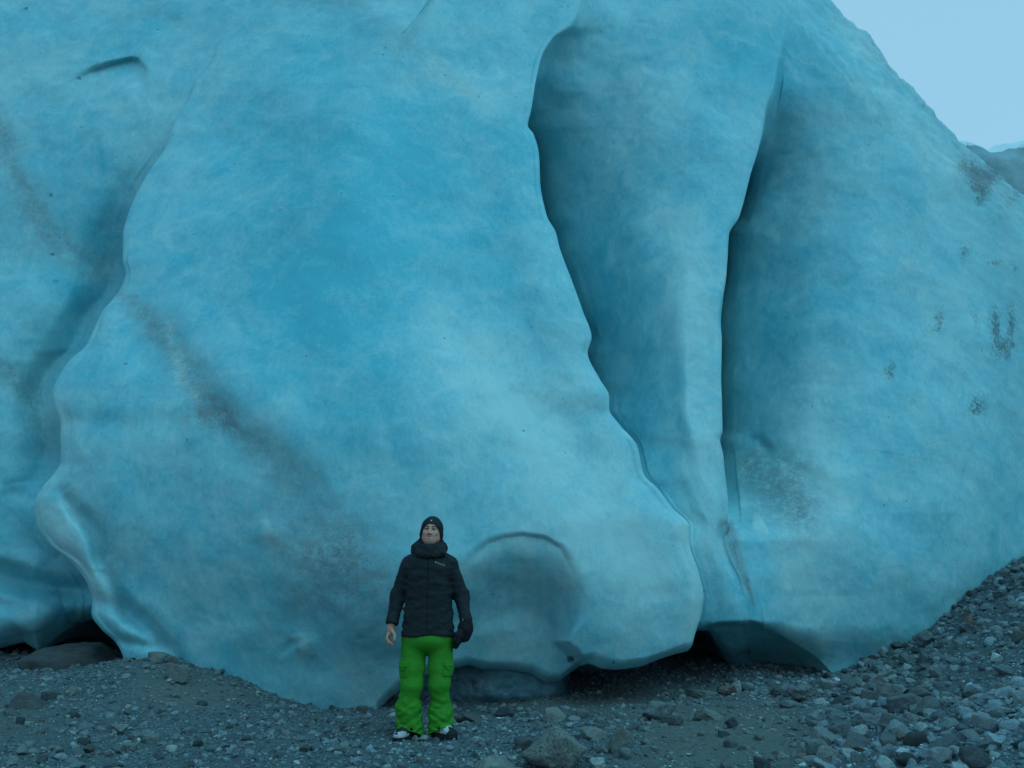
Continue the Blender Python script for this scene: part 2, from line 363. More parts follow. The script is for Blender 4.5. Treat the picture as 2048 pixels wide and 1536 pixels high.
def knots(py):
    c1, c2, c3 = cv(C1, py), cv(C2, py), cv(C3, py); e1, e2, e3 = cvs(C1, py), cvs(C2, py), cvs(C3, py); a, b, c = f1(py), f2(py), f3(py)
    A, B, Cc = s1(py), s2(py), s3(py); dB, dC = DB(py), DC(py); yl, yc, yr = Y_L(py), Y_C(py), Y_R(py); le, re = Y_LE(py), Y_RE(py)
    o = 0 * py; g = 1 - a                              # no step: the left mass flows straight into the lobe
    G = c3 - c2; w1 = sst((G - 130) / 130)
    W = lambda t: yc + .04 + (yr - yc - .04) * t
    K = [(o - 2600, yl + 1.2), (o - 900, yl + .5), (o - 300, yl), (np.minimum(o + 30, e1 - 190), yl * a + (yl * .6 + le * .4) * g),
         (np.minimum(e1 - 95, c1 - 60), (yl + .12 * A) * a + (yl * .25 + le * .75 + .05) * g),
         (c1 - 26, (yl + .40 * A) * a + (le + .10) * g),
         (c1 + 14 * a - 12 * g, (yl + .42 * A) * a + (le + .07) * g),
         (c1, le + .15 * a + .04), (c1 + 24, le + .05 * a + .02), (c1 * .5 + e1 * .5 + 85, le - .03), (e1 + 210, le * .6 + Y_M(py) * .4),
         (e1 * .5 + e2 * .5, Y_M(py)), (e2 - 260, re * .5 + Y_M(py) * .5), (c2 * .4 + e2 * .6 - 105, re - .05), (c2 * .8 + e2 * .2 - 46, re + .0 * b), (c2, re + .15 * b + .02),
         (c2 - 16 * b + 12 * (1 - b), np.maximum(re + .3, yc + 1.30 * dB + .05) * b + (re + .03) * (1 - b)),
         (c2 * .93 + c3 * .07, (yc + 1.0 * dB) * b + (re * .85 + yc * .15 + .05 + dB) * (1 - b)),
         (w1 * np.maximum(e2 * .72 + e3 * .28, c2 + 40) + (1 - w1) * (c2 + .3 * G), yc + .64 * dB), (w1 * (e2 * .47 + e3 * .53) + (1 - w1) * (c2 + .53 * G), yc + .27 * dB), (w1 * np.minimum(e3 - 70, c3 - 30) + (1 - w1) * (c2 + .74 * G), yc + .03 * dB + .04), (np.maximum(c3 - 16, c2 + .88 * G), (yc + .09) * c + W(.16) * (1 - c)), (c3, (yc + .20) * c + W(.21) * (1 - c)),
         (c3 - 10 * c + 10 * (1 - c), (np.maximum(yc + .33, yr) + 1.30 * dC) * c + W(.25) * (1 - c)),
         (c3 + 26, (yc * .3 + yr * .7 + .1 + .95 * dC) * c + (W(.32) + .95 * dC) * (1 - c)),
         (e3 + 92, (yr + .56 * dC) * c + (W(.60) + .56 * dC) * (1 - c)), (e3 + 185, (yr + .24 * dC) * c + (W(.88) + .24 * dC) * (1 - c)),
         (np.maximum(e3 + 290, o + 1740), yr * .92 + Y_RR(py) * .08 + .06 * dC), (o + 1930, yr * .45 + Y_RR(py) * .55), (o + 2060, Y_RR(py)), (o + 2350, Y_RR(py) + .4), (o + 3000, Y_RR(py) + 2)]
    return np.stack([k[0] for k in K]), np.stack([k[1] for k in K])
NK = 32
NSEG = [10, 12, 110, 70, 30, 24, 12, 14, 26, 56, 100, 120, 66, 34, 20, 12, 14, 34, 40, 50, 24, 12, 12, 14, 34, 46, 70, 66, 56, 24, 12]
BL = np.array([(-3000,1360),(-200,1330),(0,1292),(55,1280),(85,1298),(130,1272),(185,1246),(250,1240)], float)
BM = np.array([(60,1330),(230,1345),(300,1370),(600,1450),(720,1450),(745,1426),(778,1392),(837,1356),(880,1344),(938,1336),(977,1344),(1032,1342),(1079,1348),(1114,1363),(1137,1361),
               (1152,1340),(1167,1327),(1182,1324),(1200,1329),(1220,1336),(1245,1340),(1270,1340),(1298,1336),(1341,1312),(1365,1301),(1384,1290),(1500,1290)], float)
BR = np.array([(1100,1250),(1395,1262),(1432,1300),(1474,1342),(1560,1380),(1700,1420),(1900,1400),(3200,1400)], float)
ARC = np.array([(700,1190),(860,1160),(925,1125),(945,1105),(975,1081),(1010,1070),(1045,1067),(1090,1074),(1125,1094),(1146,1126),(1175,1180),(1250,1300)], float)
RB = np.array([(1000,1160),(1060,1160),(1100,1158),(1130,1153),(1180,1160),(1240,1135),(1283,1122),(1326,1168),(1400,1240)], float)  # py, px
TC = np.array([(1300,1275),(1390,1262),(1442,1248),(1498,1246),(1543,1258),(1592,1290),(1640,1325),(1700,1390)], float)

def relief(px, py, zone):
    """extra depth in metres (positive = deeper); zone 0 left mass, 1 lobe, 2 column and right mass"""
    F_ = np.zeros(px.shape)
    L, M, Rr = zone == 0, zone == 1, zone == 2
    soft = pch([600, 850, 930, 1030, 1110, 1160, 1400], [120, 70, 14, 5, 6, 30, 60], px)
    wr = pch([1000, 1090, 1150, 1210, 1270, 1300, 1400], [12, 12, 40, 60, 22, 16, 14], py)
    rb = np.interp(py, RB[:, 0], RB[:, 1]); ar = np.interp(px, ARC[:, 0], ARC[:, 1])
    alc = sst((rb - px) / wr * .5 + .5) * sst((py - ar) / soft * .5 + .5) * np.exp(-(np.minimum(px - 1000, 0) / 330) ** 2)
    F_ += M * alc * (0.05 + 0.33 * sst((py - ar) / 170)) * (.4 + .6 * sst((px - 860) / 160))
    tcv = pch(TC[:, 0], TC[:, 1], px); wt = np.interp(px, [1380, 1520, 1600, 1700], [6, 7, 45, 90])
    F_ += Rr * (px > 1330) * (0.22 * sst((py - tcv) / wt * .5 + .5) + .012 * np.clip(py - tcv, 0, 90)) * sst((1720 - px) / 120)
    def groove(pts, depth, wid, ml=1.0, fade=True):
        d, t, s = seg_dist(px, py, pts)
        g = np.exp(-(d / wid) ** 2)
        return depth * g * (np.sin(np.pi * np.clip(t, .02, .98)) ** .5 if fade else 1)
    F_ += M * (groove([(125,985),(150,1022),(172,1040),(192,1072),(200,1110),(200,1140)], .16, 15) + groove([(200,1120),(225,1180),(262,1235),(300,1262),(335,1300),(365,1335)], .13, 17))
    F_ += M * (groove([(190,1195),(230,1215),(275,1232),(300,1240)], .09, 18) - groove([(130,1040),(170,1120),(215,1185),(262,1215)], .07, 30))
    F_ += M * groove([(215,1275),(280,1290),(330,1300)], .05, 12)
    F_ += L * (groove([(-200,1120),(0,1150),(60,1172),(130,1180),(200,1180)], .32, 22) - groove([(-50,1220),(60,1235),(130,1222)], .25, 45) + groove([(-40,1210),(30,1215),(75,1222)], .10, 18)
               - groove([(40,960),(60,1050),(110,1120)], .12, 40) + groove([(0,985),(45,990),(68,1005)], .05, 16))
    # shelf with a scooped shadow, upper left
    ed = np.interp(px, [120, 155, 180, 210, 240, 262, 278, 286, 330], [175, 155, 140, 129, 122, 117, 120, 132, 160])
    F_ += L * .12 * sst((py - ed) / 7 * .5 + .5) * np.exp(-(np.maximum(py - ed, 0) / 60) ** 2) * sst((px - 120) / 90) * sst((300 - px) / 28)
    # diagonal step across the top, the upper side set back
    d, t, s = seg_dist(px, py, [(700,-40),(745,25),(790,85),(850,118),(905,150),(960,195),(1030,240)])
    F_ += M * .05 * sst(np.sign(s) * d / 24 * .5 + .5) * np.exp(-(np.where(s > 0, d, 0) / 90) ** 2) * np.sin(np.pi * np.clip(t, .03, .97))
    # shallow dish with a knob on the right mass
    F_ += Rr * (groove([(1490,878),(1518,880),(1533,896),(1534,912)], .10, 10) + groove([(1520,895),(1575,930),(1620,965),(1665,1005)], .06, 26) - .07 * np.exp(-((px - 1545) / 70) ** 2 - ((py - 985) / 60) ** 2))
    F_ += Rr * (groove([(1460,1060),(1475,1100),(1492,1150),(1506,1200)], .02, 12) + groove([(1715,1020),(1700,1100),(1690,1200),(1680,1290)], .05, 40) - groove([(1660,760),(1650,1000),(1650,1200)], .08, 110))
    F_ += Rr * (groove([(1790,900),(1770,1000),(1720,1060)], .06, 80))
    F_ += M * (groove([(250,640),(330,700),(400,790),(480,870),(600,980)], .07, 45) - groove([(330,560),(470,760),(700,1000)], .05, 60) + groove([(130,850),(250,850),(390,835)], .03, 26)
               - groove([(590,1300),(605,1290),(640,1300)], .07, 26) + groove([(560,1310),(580,1290),(600,1285)], .03, 7) - .05 * np.exp(-((px - 540) / 30) ** 2 - ((py - 1065) / 26) ** 2))
    F_ += M * (groove([(480,30),(620,200),(700,420)], -.10, 90) + groove([(860,260),(900,500),(960,800)], .10, 110) - groove([(1040,300),(1080,560),(1190,830)], .05, 60))
    F_ += M * groove([(1230,1180),(1330,1190),(1400,1180)], .012, 18)
    return F_
def ice_attrs(px, py, zone):
    M, Rr, L = zone == 1, zone == 2, zone == 0
    n = fbm(np.stack([px / 60, py / 60, px * 0], -1), 4); n2 = fbm(np.stack([px / 22 + 9, py / 22, px * 0], -1), 4)
    dirt = np.zeros(px.shape)
    def band(pts, wid, amt, wob=18):
        d, t, s = seg_dist(px + n * wob, py + n2 * wob * .6, pts); W_ = np.interp(t, np.linspace(0, 1, len(wid)), wid)
        return amt * np.exp(-(d / W_) ** 2)
    dirt += M * band([(245,590),(300,640),(350,710),(400,770),(440,830)], [14, 34, 46, 50, 40], .95)
    dirt += M * band([(440,830),(500,890),(560,960),(610,1040),(640,1110),(620,1200)], [34, 45, 60, 100, 120, 90], .70)
    dirt += M * band([(370,835),(390,838),(405,836)], [16, 18, 14], .5) + M * band([(720,760),(850,800),(1000,870),(1150,930)], [20, 26, 22, 20], .16)
    dirt += M * (band([(700,1100),(760,1200),(780,1300),(740,1400)], [60, 80, 90, 80], .6) + band([(960,1140),(1040,1180),(1100,1260)], [30, 46, 30], .42))
    dirt += M * (band([(560,5),(640,0),(720,10),(790,80),(880,140),(950,190)], [26, 16, 26, 26, 24, 16], .5))
    dirt += M * (band([(1030,770),(1110,800),(1200,815)], [12, 16, 14], .5, 8) + band([(1230,990),(1270,940),(1290,925)], [10, 12, 10], .3, 8))
    dirt += L * (band([(-20,220),(40,350),(80,440),(130,490),(210,540)], [18, 26, 34, 36, 30], .95) + band([(0,730),(60,800),(90,880)], [20, 45, 40], .9) + band([(230,40),(300,20),(420,60),(520,10)], [12, 16, 20, 16], .35))
    dirt += L * band([(0,1190),(60,1240),(100,1290)], [30, 40, 40], .5)
    dirt += Rr * (band([(1510,930),(1560,980),(1600,1020)], [52, 88, 60], 1.25, 10) + band([(1240,870),(1300,880),(1430,890)], [10, 10, 10], .35, 6)
                  + band([(1458,1050),(1468,1095),(1486,1140),(1500,1180),(1506,1210)], [10, 14, 10, 6, 4], 1.3, 3))
    sky = pch([a for a, b in SKY], [b for a, b in SKY], px)
    dirt += Rr * .45 * np.exp(-(np.maximum(py - sky, 0) / 60) ** 2) + Rr * band([(1940,330),(2000,420),(2040,640),(2048,760)], [45, 60, 60, 50], .42)
    spot = np.zeros(px.shape)
    for (x, y, rx, ry, a) in [(1930,505,22,34,.7),(1990,525,30,16,.7),(1880,640,12,36,.8),(1855,665,14,24,.5),(1950,640,10,40,.6),(1985,660,14,55,1.),(2022,650,12,48,1.),(2004,700,16,24,.8),(1782,740,16,26,.9),(1955,812,24,28,.95),(1824,803,8,10,.6),
            (1845,212,8,10,.8),(1930,330,32,28,.95),(1955,365,26,26,.9),(1985,350,30,22,.9),(1965,395,16,22,.7),(2020,395,30,22,.7),(1850,315,6,22,.4),(2030,540,10,12,.6),(2006,760,16,12,.5),(1770,325,8,12,.4),(2020,330,26,20,.6),
            (1652,88,6,10,.3),(1655,165,8,8,.3),(1740,90,18,20,.4),(1775,140,16,16,.4),(1800,175,14,12,.35),(1458,1062,5,16,1.),(1470,1085,9,14,.7),(1498,1165,5,26,.7)]:
        spot += a * np.exp(-((px + n2 * 6 - x) / rx) ** 2 - ((py + n * 8 - y) / ry) ** 2) * Rr
    for (x, y, rx, ry, a) in [(252,729,5,2.5,1.6),(211,781,4,2,1.2),(228,773,5,2,1.),(103,392,4,4,1.4),(104,505,8,4,1.2),(112,560,8,5,1.),(50,15,8,6,1.),(158,157,6,5,1.2),(315,57,5,4,1.),(190,225,9,3,.8)]:
        spot += a * np.exp(-((px - x) / rx) ** 2 - ((py - y) / ry) ** 2) * (zone < 2)
    for (x, y) in [(771,97),(766,110),(807,113),(970,24),(957,195),(1032,196),(927,164),(560,420),(1124,14),(1136,12),(1128,898),(1132,903)]:
        spot += 1.1 * np.exp(-((px - x) / 2.4) ** 2 - ((py - y) / 2.4) ** 2) * (zone == 1)
    white = np.zeros(px.shape)
    for (pts, wid, a, zz) in [([(880,640),(1000,800),(1150,1000),(1300,1150)], [50, 90, 110, 90], .55, 1), ([(270,860),(330,900)], [40, 60], .2, 1), ([(860,130),(980,210)], [20, 30], .5, 1),
            ([(330,650),(350,700),(365,760),(400,800)], [9, 12, 10, 7], .9, 1), ([(1350,450),(1390,700),(1400,950),(1420,1100)], [50, 60, 60, 40], .5, 2), ([(1350,450),(1200,300),(1400,100)], [40, 40, 40], .15, 2),
            ([(1500,930),(1480,1000)], [14, 16], .6, 2), ([(1575,930),(1585,980)], [7, 7], .8, 2), ([(1640,780),(1620,1050),(1600,1180)], [60, 70, 60], .45, 2), ([(600,1290),(610,1300)], [8, 14], .8, 1),
            ([(530,1050),(545,1085)], [10, 22], .7, 1), ([(110,1040),(150,1120),(210,1185)], [20, 24, 20], .5, 1), ([(100,760),(130,880),(200,900)], [30, 40, 30], .3, 1), ([(1370,1050),(1395,1180),(1380,1270)], [20, 20, 20], .4, 1),
            ([(1700,40),(1780,200),(1900,330)], [30, 36, 36], .35, 2), ([(740,1180),(600,1120)], [50, 60], .2, 1)]:
        d, t, s = seg_dist(px + n * 16, py + n2 * 14, pts); white += (zone == zz) * a * np.exp(-(d / np.interp(t, np.linspace(0, 1, len(wid)), wid)) ** 2)
    d, t, s = seg_dist(px, py, [(1508,1036),(1516,1048),(1532,1064)]); chip = (zone == 2) * sst(1.6 - d / np.interp(t, [0, .5, 1], [5, 9, 4]))
    for pts in ([(1600,30),(1680,110),(1760,260)],[(1560,10),(1640,90),(1720,200)],[(1500,20),(1600,120),(1700,170),(1790,190)],[(1650,20),(1700,80),(1720,150)],[(1440,60),(1560,110),(1600,160)]):
        d, t, s = seg_dist(px + n2 * 10, py + n * 10, pts); white += (zone == 2) * .30 * np.exp(-(d / 4) ** 2)
    deepn = ((zone == 1) * np.exp(-((px - 700) / 260) ** 2 - ((py - 430) / 300) ** 2) * .55 + (zone == 2) * np.exp(-((px - 1560) / 260) ** 2 - ((py - 120) / 130) ** 2) * .35)
    # grey green tint low on the lobe
    return np.clip(dirt, 0, 1.3), np.clip(spot, 0, 1.6), white + chip * 2.2 - deepn + .1, chip

def build_glacier():
    ul, zl = [], []
    for k, n in enumerate(NSEG):
        ul += list(k + np.arange(n) / n)
    ul.append(NK - 1); u = np.array(ul); nu = len(u)
    zone_u = np.where(u < 6.5, 0, np.where(u < 15.5, 1, 2)); 
    NV = 600
    # bottom/top row of each column
    kx, _ = knots(np.full(1, 1315.)); pxb = pch(np.arange(NK), kx[:, 0], u)
    bot = np.where(u < 6, np.interp(pxb, BL[:, 0], BL[:, 1]), np.where(u <= 15.2, np.interp(pxb, BM[:, 0], BM[:, 1]), np.interp(pxb, BR[:, 0], BR[:, 1])))
    b6, b7 = bot[np.searchsorted(u, 5.95)], bot[np.searchsorted(u, 7.0)]
    m = (u >= 6) & (u < 7); bot = np.where(m, b6 + (b7 - b6) * (u - 6), bot)
    m = (u > 15.2) & (u < 16.8); bot = np.where(m, 1288 - (u - 15.2) * 16, bot)
    kk = np.arange(NK); pya = np.linspace(-440, 1470, 960); KX, KY = knots(pya)
    _, _, _, MX = pchip(kk, KX, np.zeros(1)); _, _, _, MY = pchip(kk, KY, np.zeros(1))
    ii = np.minimum(u.astype(int), NK - 2); qq = (u - ii)[:, None]
    H = ((1 + 2 * qq) * (1 - qq) ** 2, qq * (1 - qq) ** 2, qq * qq * (3 - 2 * qq), qq * qq * (qq - 1))
    CXA = H[0] * KX[ii] + H[1] * MX[ii] + H[2] * KX[ii + 1] + H[3] * MX[ii + 1]
    CYA = H[0] * KY[ii] + H[1] * MY[ii] + H[2] * KY[ii + 1] + H[3] * MY[ii + 1]
    skx = np.array(SKY, float); top = np.full(nu, 0.)
    for _ in range(12):
        pxt = np.array([np.interp(top[j], pya, CXA[j]) for j in range(nu)]); top = .5 * top + .5 * np.interp(pxt, skx[:, 0], skx[:, 1])
    top += 3.5 * fbm(np.stack([pxt / 35, 0 * pxt, 0 * pxt], -1), 3) * sst((pxt - 1500) / 200)
    t = np.linspace(0, 1, NV); t = t  # rows
    PY = top[None] + (bot - top)[None] * t[:, None]
    PX = np.empty_like(PY); YY = np.empty_like(PY)
    for j in range(nu):
        PX[:, j] = np.interp(PY[:, j], pya, CXA[j]); YY[:, j] = np.interp(PY[:, j], pya, CYA[j])
    zone = np.broadcast_to(zone_u[None], PX.shape)
    hid = np.broadcast_to(((u > 5.2) & (u < 7.6)) | ((u > 14.6) & (u < 17.0)) | ((u > 21.6) & (u < 24.0)), PX.shape)
    rf = relief(PX, PY, zone); YY = YY + rf
    # the top rolls backwards, the bottom lip rolls under
    dtop = PY - top[None]; YY += 0.9 * np.clip(1 - dtop / 90, 0, 1) ** 2 * (0.4 + 0.6 * sst((PX - 1500) / 200))
    dbot = bot[None] - PY
    lip = ((u > 9) & (bot < 1424)).astype(float)
    YY += 0.16 * np.clip(1 - dbot / 22, 0, 1) ** 2 * lip[None] + (u < 6)[None] * .25 * np.clip(1 - dbot / 40, 0, 1) ** 2
    dirt, spot, white, chip = ice_attrs(PX, PY, zone)
    V = P(PX, PY, YY)
    # surface undulation along the normal
    du = np.gradient(V, axis=1); dv = np.gradient(V, axis=0); nrm = np.cross(du, dv); nrm /= np.linalg.norm(nrm, axis=-1)[..., None] + 1e-9
    q = V * np.array([1, 1, .8])
    amp = 0.06 * fbm(q * .8, 2) + .014 * fbm(q * 2.6 + 3, 2) + .004 * fbm(q * 8 + 1, 3) + .012 * np.abs(fbm(q * 5 + 40, 2)) * np.clip(dirt, 0, 1)
    k = 1 - .75 * hid; sk_ = np.broadcast_to(sst((PX - 1500) / 200), PX.shape) * np.clip(1 - dtop / 120, 0, 1)
    amp = amp * k + .045 * sk_ * fbm(q * 3.3 + 7, 4)
    sg = np.sign((nrm * (V - np.array([0, 0, CZ]))).sum(-1)).mean()
    V = V - nrm * sg * (amp + chip * .015)[..., None] * 1.0
    cap = []; last = V[0]
    for (dy, dz) in ((40, 2.0), (14, 1.0), (4, .45), (1.2, .2), (.35, .08)):
        c = last.copy(); c[:, 1] += dy; c[:, 2] -= dz * .5 * (pxt > 1500) - 0.0; cap.append(c)
    und = []; last = V[-1]
    for (dy, dz) in ((.05, .012), (.14, .03), (.3, .06), (.6, .10), (1.0, .12), (1.6, .05), (2.2, -.15), (2.8, -.6), (3.2, -1.6)):
        c = last.copy(); c[:, 1] += dy; c[:, 2] += dz; und.append(c)
    V = np.concatenate([np.array(cap), V, np.array(und)], 0)
    def ext(a): return np.concatenate([np.repeat(a[:1], 5, 0), a, np.repeat(a[-1:], 9, 0)], 0)
    nv = V.shape[0]
    me = mesh_np('glacier', V.reshape(-1, 3), grid_faces(nu, nv, sg < 0), M_ICE, True,
                 {'dirt': ext(dirt).ravel(), 'spot': ext(spot).ravel(), 'white': ext(white).ravel()})
    g = ob('glacier', me, label='towering blue ice wall of the glacier with a bulging lobe and two deep grooves', category='glacier')
    return g
GLACIER = build_glacier()

def basal():
    # dark debris-rich ice under the lobe, left part
    nu, nv = 260, 90
    px = np.linspace(700, 1142, nu); t = np.linspace(0, 1, nv)
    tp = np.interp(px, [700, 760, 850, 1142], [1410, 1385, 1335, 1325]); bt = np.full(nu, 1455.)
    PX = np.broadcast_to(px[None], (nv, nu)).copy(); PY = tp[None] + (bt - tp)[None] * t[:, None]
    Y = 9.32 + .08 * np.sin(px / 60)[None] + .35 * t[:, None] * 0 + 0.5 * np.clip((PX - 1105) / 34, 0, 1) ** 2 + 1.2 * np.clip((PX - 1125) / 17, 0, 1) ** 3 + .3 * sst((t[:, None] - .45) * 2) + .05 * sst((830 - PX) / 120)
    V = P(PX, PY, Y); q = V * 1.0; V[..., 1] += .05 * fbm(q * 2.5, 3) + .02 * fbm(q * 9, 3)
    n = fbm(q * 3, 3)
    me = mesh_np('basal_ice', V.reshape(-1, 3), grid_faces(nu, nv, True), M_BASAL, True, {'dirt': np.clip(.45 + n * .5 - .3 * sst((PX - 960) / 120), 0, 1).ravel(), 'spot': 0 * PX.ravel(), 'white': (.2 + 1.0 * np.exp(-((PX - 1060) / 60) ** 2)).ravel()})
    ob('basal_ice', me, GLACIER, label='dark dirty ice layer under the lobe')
basal()

def ridge():
    # far part of the glacier behind the skyline: undulating ridge with a snow-dusted crest
    nx, ny = 120, 60; x = np.linspace(14, 60, nx); t = np.linspace(0, 1, ny)
    X = np.broadcast_to(x[None], (ny, nx)).copy(); crest = CZ + 38 * np.tan(PITCH + math.atan((768 - 300) / F)) + .2
    crest = 26.9 + .5 * fbm(np.stack([x / 3, 0 * x, 0 * x], -1), 4) + (x - 30) * .03
    prof_y = np.interp(t, [0, .55, .8, 1], [36, 41, 44, 60]); prof_z = np.interp(t, [0, .55, .7, .8, 1], [0, .9, .985, 1.0, .96])
    V = np.stack([X, prof_y[:, None] + 0 * X, prof_z[:, None] * crest[None]], -1)
    V[..., 1] += 1.2 * fbm(V * .25, 4); V[..., 2] += .25 * fbm(V * .6 + 3, 3)
    tt = np.broadcast_to(t[:, None], X.shape)
    k = N('far_glacier_ice', .8, .2); p = k.pos(); n = k.noise(p, .5, 6, .65)
    c = k.ramp(n, [(.3, (.17, .29, .33)), (.7, (.27, .40, .43))]); c = k.mix(k.mr(k.attr('snow').outputs['Fac'], .4, .6), c, (.62, .72, .76)); k.color(c)
    k.normal(k.bump(n, .6, .3))
    me = mesh_np('glacier', V.reshape(-1, 3), grid_faces(nx, ny), k.m, True, {'snow': sst((tt - .62) / .06 + .25 * fbm(V * .9, 3)).ravel()})
    ob('glacier', me, label='distant grey ice ridge with a thin snowy crest beyond the skyline', category='glacier')
ridge()
print('glacier', time.time() - T0)

# ------------------------------------------------------------------ stones
def ico(sub):
    t = (1 + 5 ** .5) / 2
    v = [(-1,t,0),(1,t,0),(-1,-t,0),(1,-t,0),(0,-1,t),(0,1,t),(0,-1,-t),(0,1,-t),(t,0,-1),(t,0,1),(-t,0,-1),(-t,0,1)]
    f = [(0,11,5),(0,5,1),(0,1,7),(0,7,10),(0,10,11),(1,5,9),(5,11,4),(11,10,2),(10,7,6),(7,1,8),(3,9,4),(3,4,2),(3,2,6),(3,6,8),(3,8,9),(4,9,5),(2,4,11),(6,2,10),(8,6,7),(9,8,1)]
    v = [np.array(a) / np.linalg.norm(a) for a in v]
    for _ in range(sub):
        mid = {}; nf = []
        def mp(a, b):
            k = (min(a, b), max(a, b))
            if k not in mid:
                m = v[a] + v[b]; v.append(m / np.linalg.norm(m)); mid[k] = len(v) - 1
            return mid[k]
        for a, b, c in f:
            x, y, z = mp(a, b), mp(b, c), mp(c, a); nf += [(a, x, z), (b, y, x), (c, z, y), (x, y, z)]
        f = nf
    return np.array(v), np.array(f)
ICO = [ico(i) for i in range(5)]
def stone(rng, sub, kind='block', soft=26):
    d, f = ICO[sub]
    if kind == 'round':
        nn = rng.normal(size=(16, 3)); nn /= np.linalg.norm(nn, axis=1)[:, None]; dd = rng.uniform(.82, 1.05, 16); soft = 9
    elif kind == 'slab':
        nn = rng.normal(size=(9, 3)) * np.array([1, 1, .18]); nn /= np.linalg.norm(nn, axis=1)[:, None]; dd = rng.uniform(.6, 1.0, 9)
        nn = np.concatenate([nn, [[.10, .05, .99], [-.08, .05, -.99]]]); dd = np.concatenate([dd, [.33, .33]])
    elif kind == 'wedge':
        nn = rng.normal(size=(10, 3)); nn /= np.linalg.norm(nn, axis=1)[:, None]; dd = rng.uniform(.55, .95, 10)
        nn = np.concatenate([nn, [[.55, -.1, .83], [-.5, .3, .8]]]); dd = np.concatenate([dd, [.38, .5]])
    else:
        nn = rng.normal(size=(14, 3)); nn /= np.linalg.norm(nn, axis=1)[:, None]; dd = rng.uniform(.6, 1.0, 14)
    q = d @ nn.T; r = np.where(q > 0.05, dd[None] / np.maximum(q, .05), 9)
    r = np.minimum(r, 3); r = -np.log(np.exp(-soft * r).sum(1)) / soft; r = np.minimum(r, 1.35)
    v = d * r[:, None]
    o = rng.uniform(-50, 50, 3)
    am = .10 if kind != 'round' else .05
    if sub >= 2: v = v * (1 + am * fbm(v * 2.2 + o, 3)[:, None]) + (0.035 * fbm(v * 7 + o, 2)[:, None] * d if sub >= 3 else 0)
    else: v = v * (1 + .12 * rng.uniform(-1, 1, (len(v), 1)))
    v = v / np.abs(v).max(0)
    return v, f

def place_rock(px, py, wpx, hpx, kind, mat, label, yaw=None, tilt=0.0, roll=0.0, sink=.22, group=None, name='rock', seed=None, deep=None):
    """a stone whose foot is seen at px, py and whose outline is about wpx by hpx pixels"""
    rng = np.random.default_rng(seed if seed is not None else int(px * 7 + py * 13))
    b = ray_ground(px, py)[0]; dist = b[1] * CT + (b[2] - CZ) * ST; s = dist / F
    W_, H_ = wpx * s / 2, hpx * s / 2
    sub = 4 if wpx > 32 else 3
    v, f = stone(rng, sub, kind)
    dep = W_ * (deep if deep else rng.uniform(.7, 1.0))
    a = yaw if yaw is not None else rng.uniform(-.6, .6)
    # size given along picture axes: yaw first, scale after, so the outline keeps its width and height
    c_, s_ = math.cos(a), math.sin(a); v = v @ np.array([[c_, s_, 0], [-s_, c_, 0], [0, 0, 1]]); v = v / np.abs(v).max(0)
    H2 = H_ * (1 + sink * .8)
    v = v * np.array([W_, dep, H2])
    t_ = Matrix.Rotation(roll, 3, 'Y') @ Matrix.Rotation(tilt, 3, 'X'); v = v @ np.array(t_).T
    me = mesh_np(name, v, f, mat, kind == 'round' or sub == 4)
    cz = b[2] + H2 - 2 * H2 * sink
    o = ob(name, me, None, (b[0], b[1] + dep * .55, cz), label=label, category='rock')
    if group: o['group'] = group
    FOOT.append((b[0], b[1] + dep * .55, max(W_, dep)))
    return o
FOOT = []
G_, T_, D_, PA, RU, GR, BR_ = M_ROCK, M_TAN, M_DARK, M_PALE, M_RUST, M_GRANITE, M_BROWN
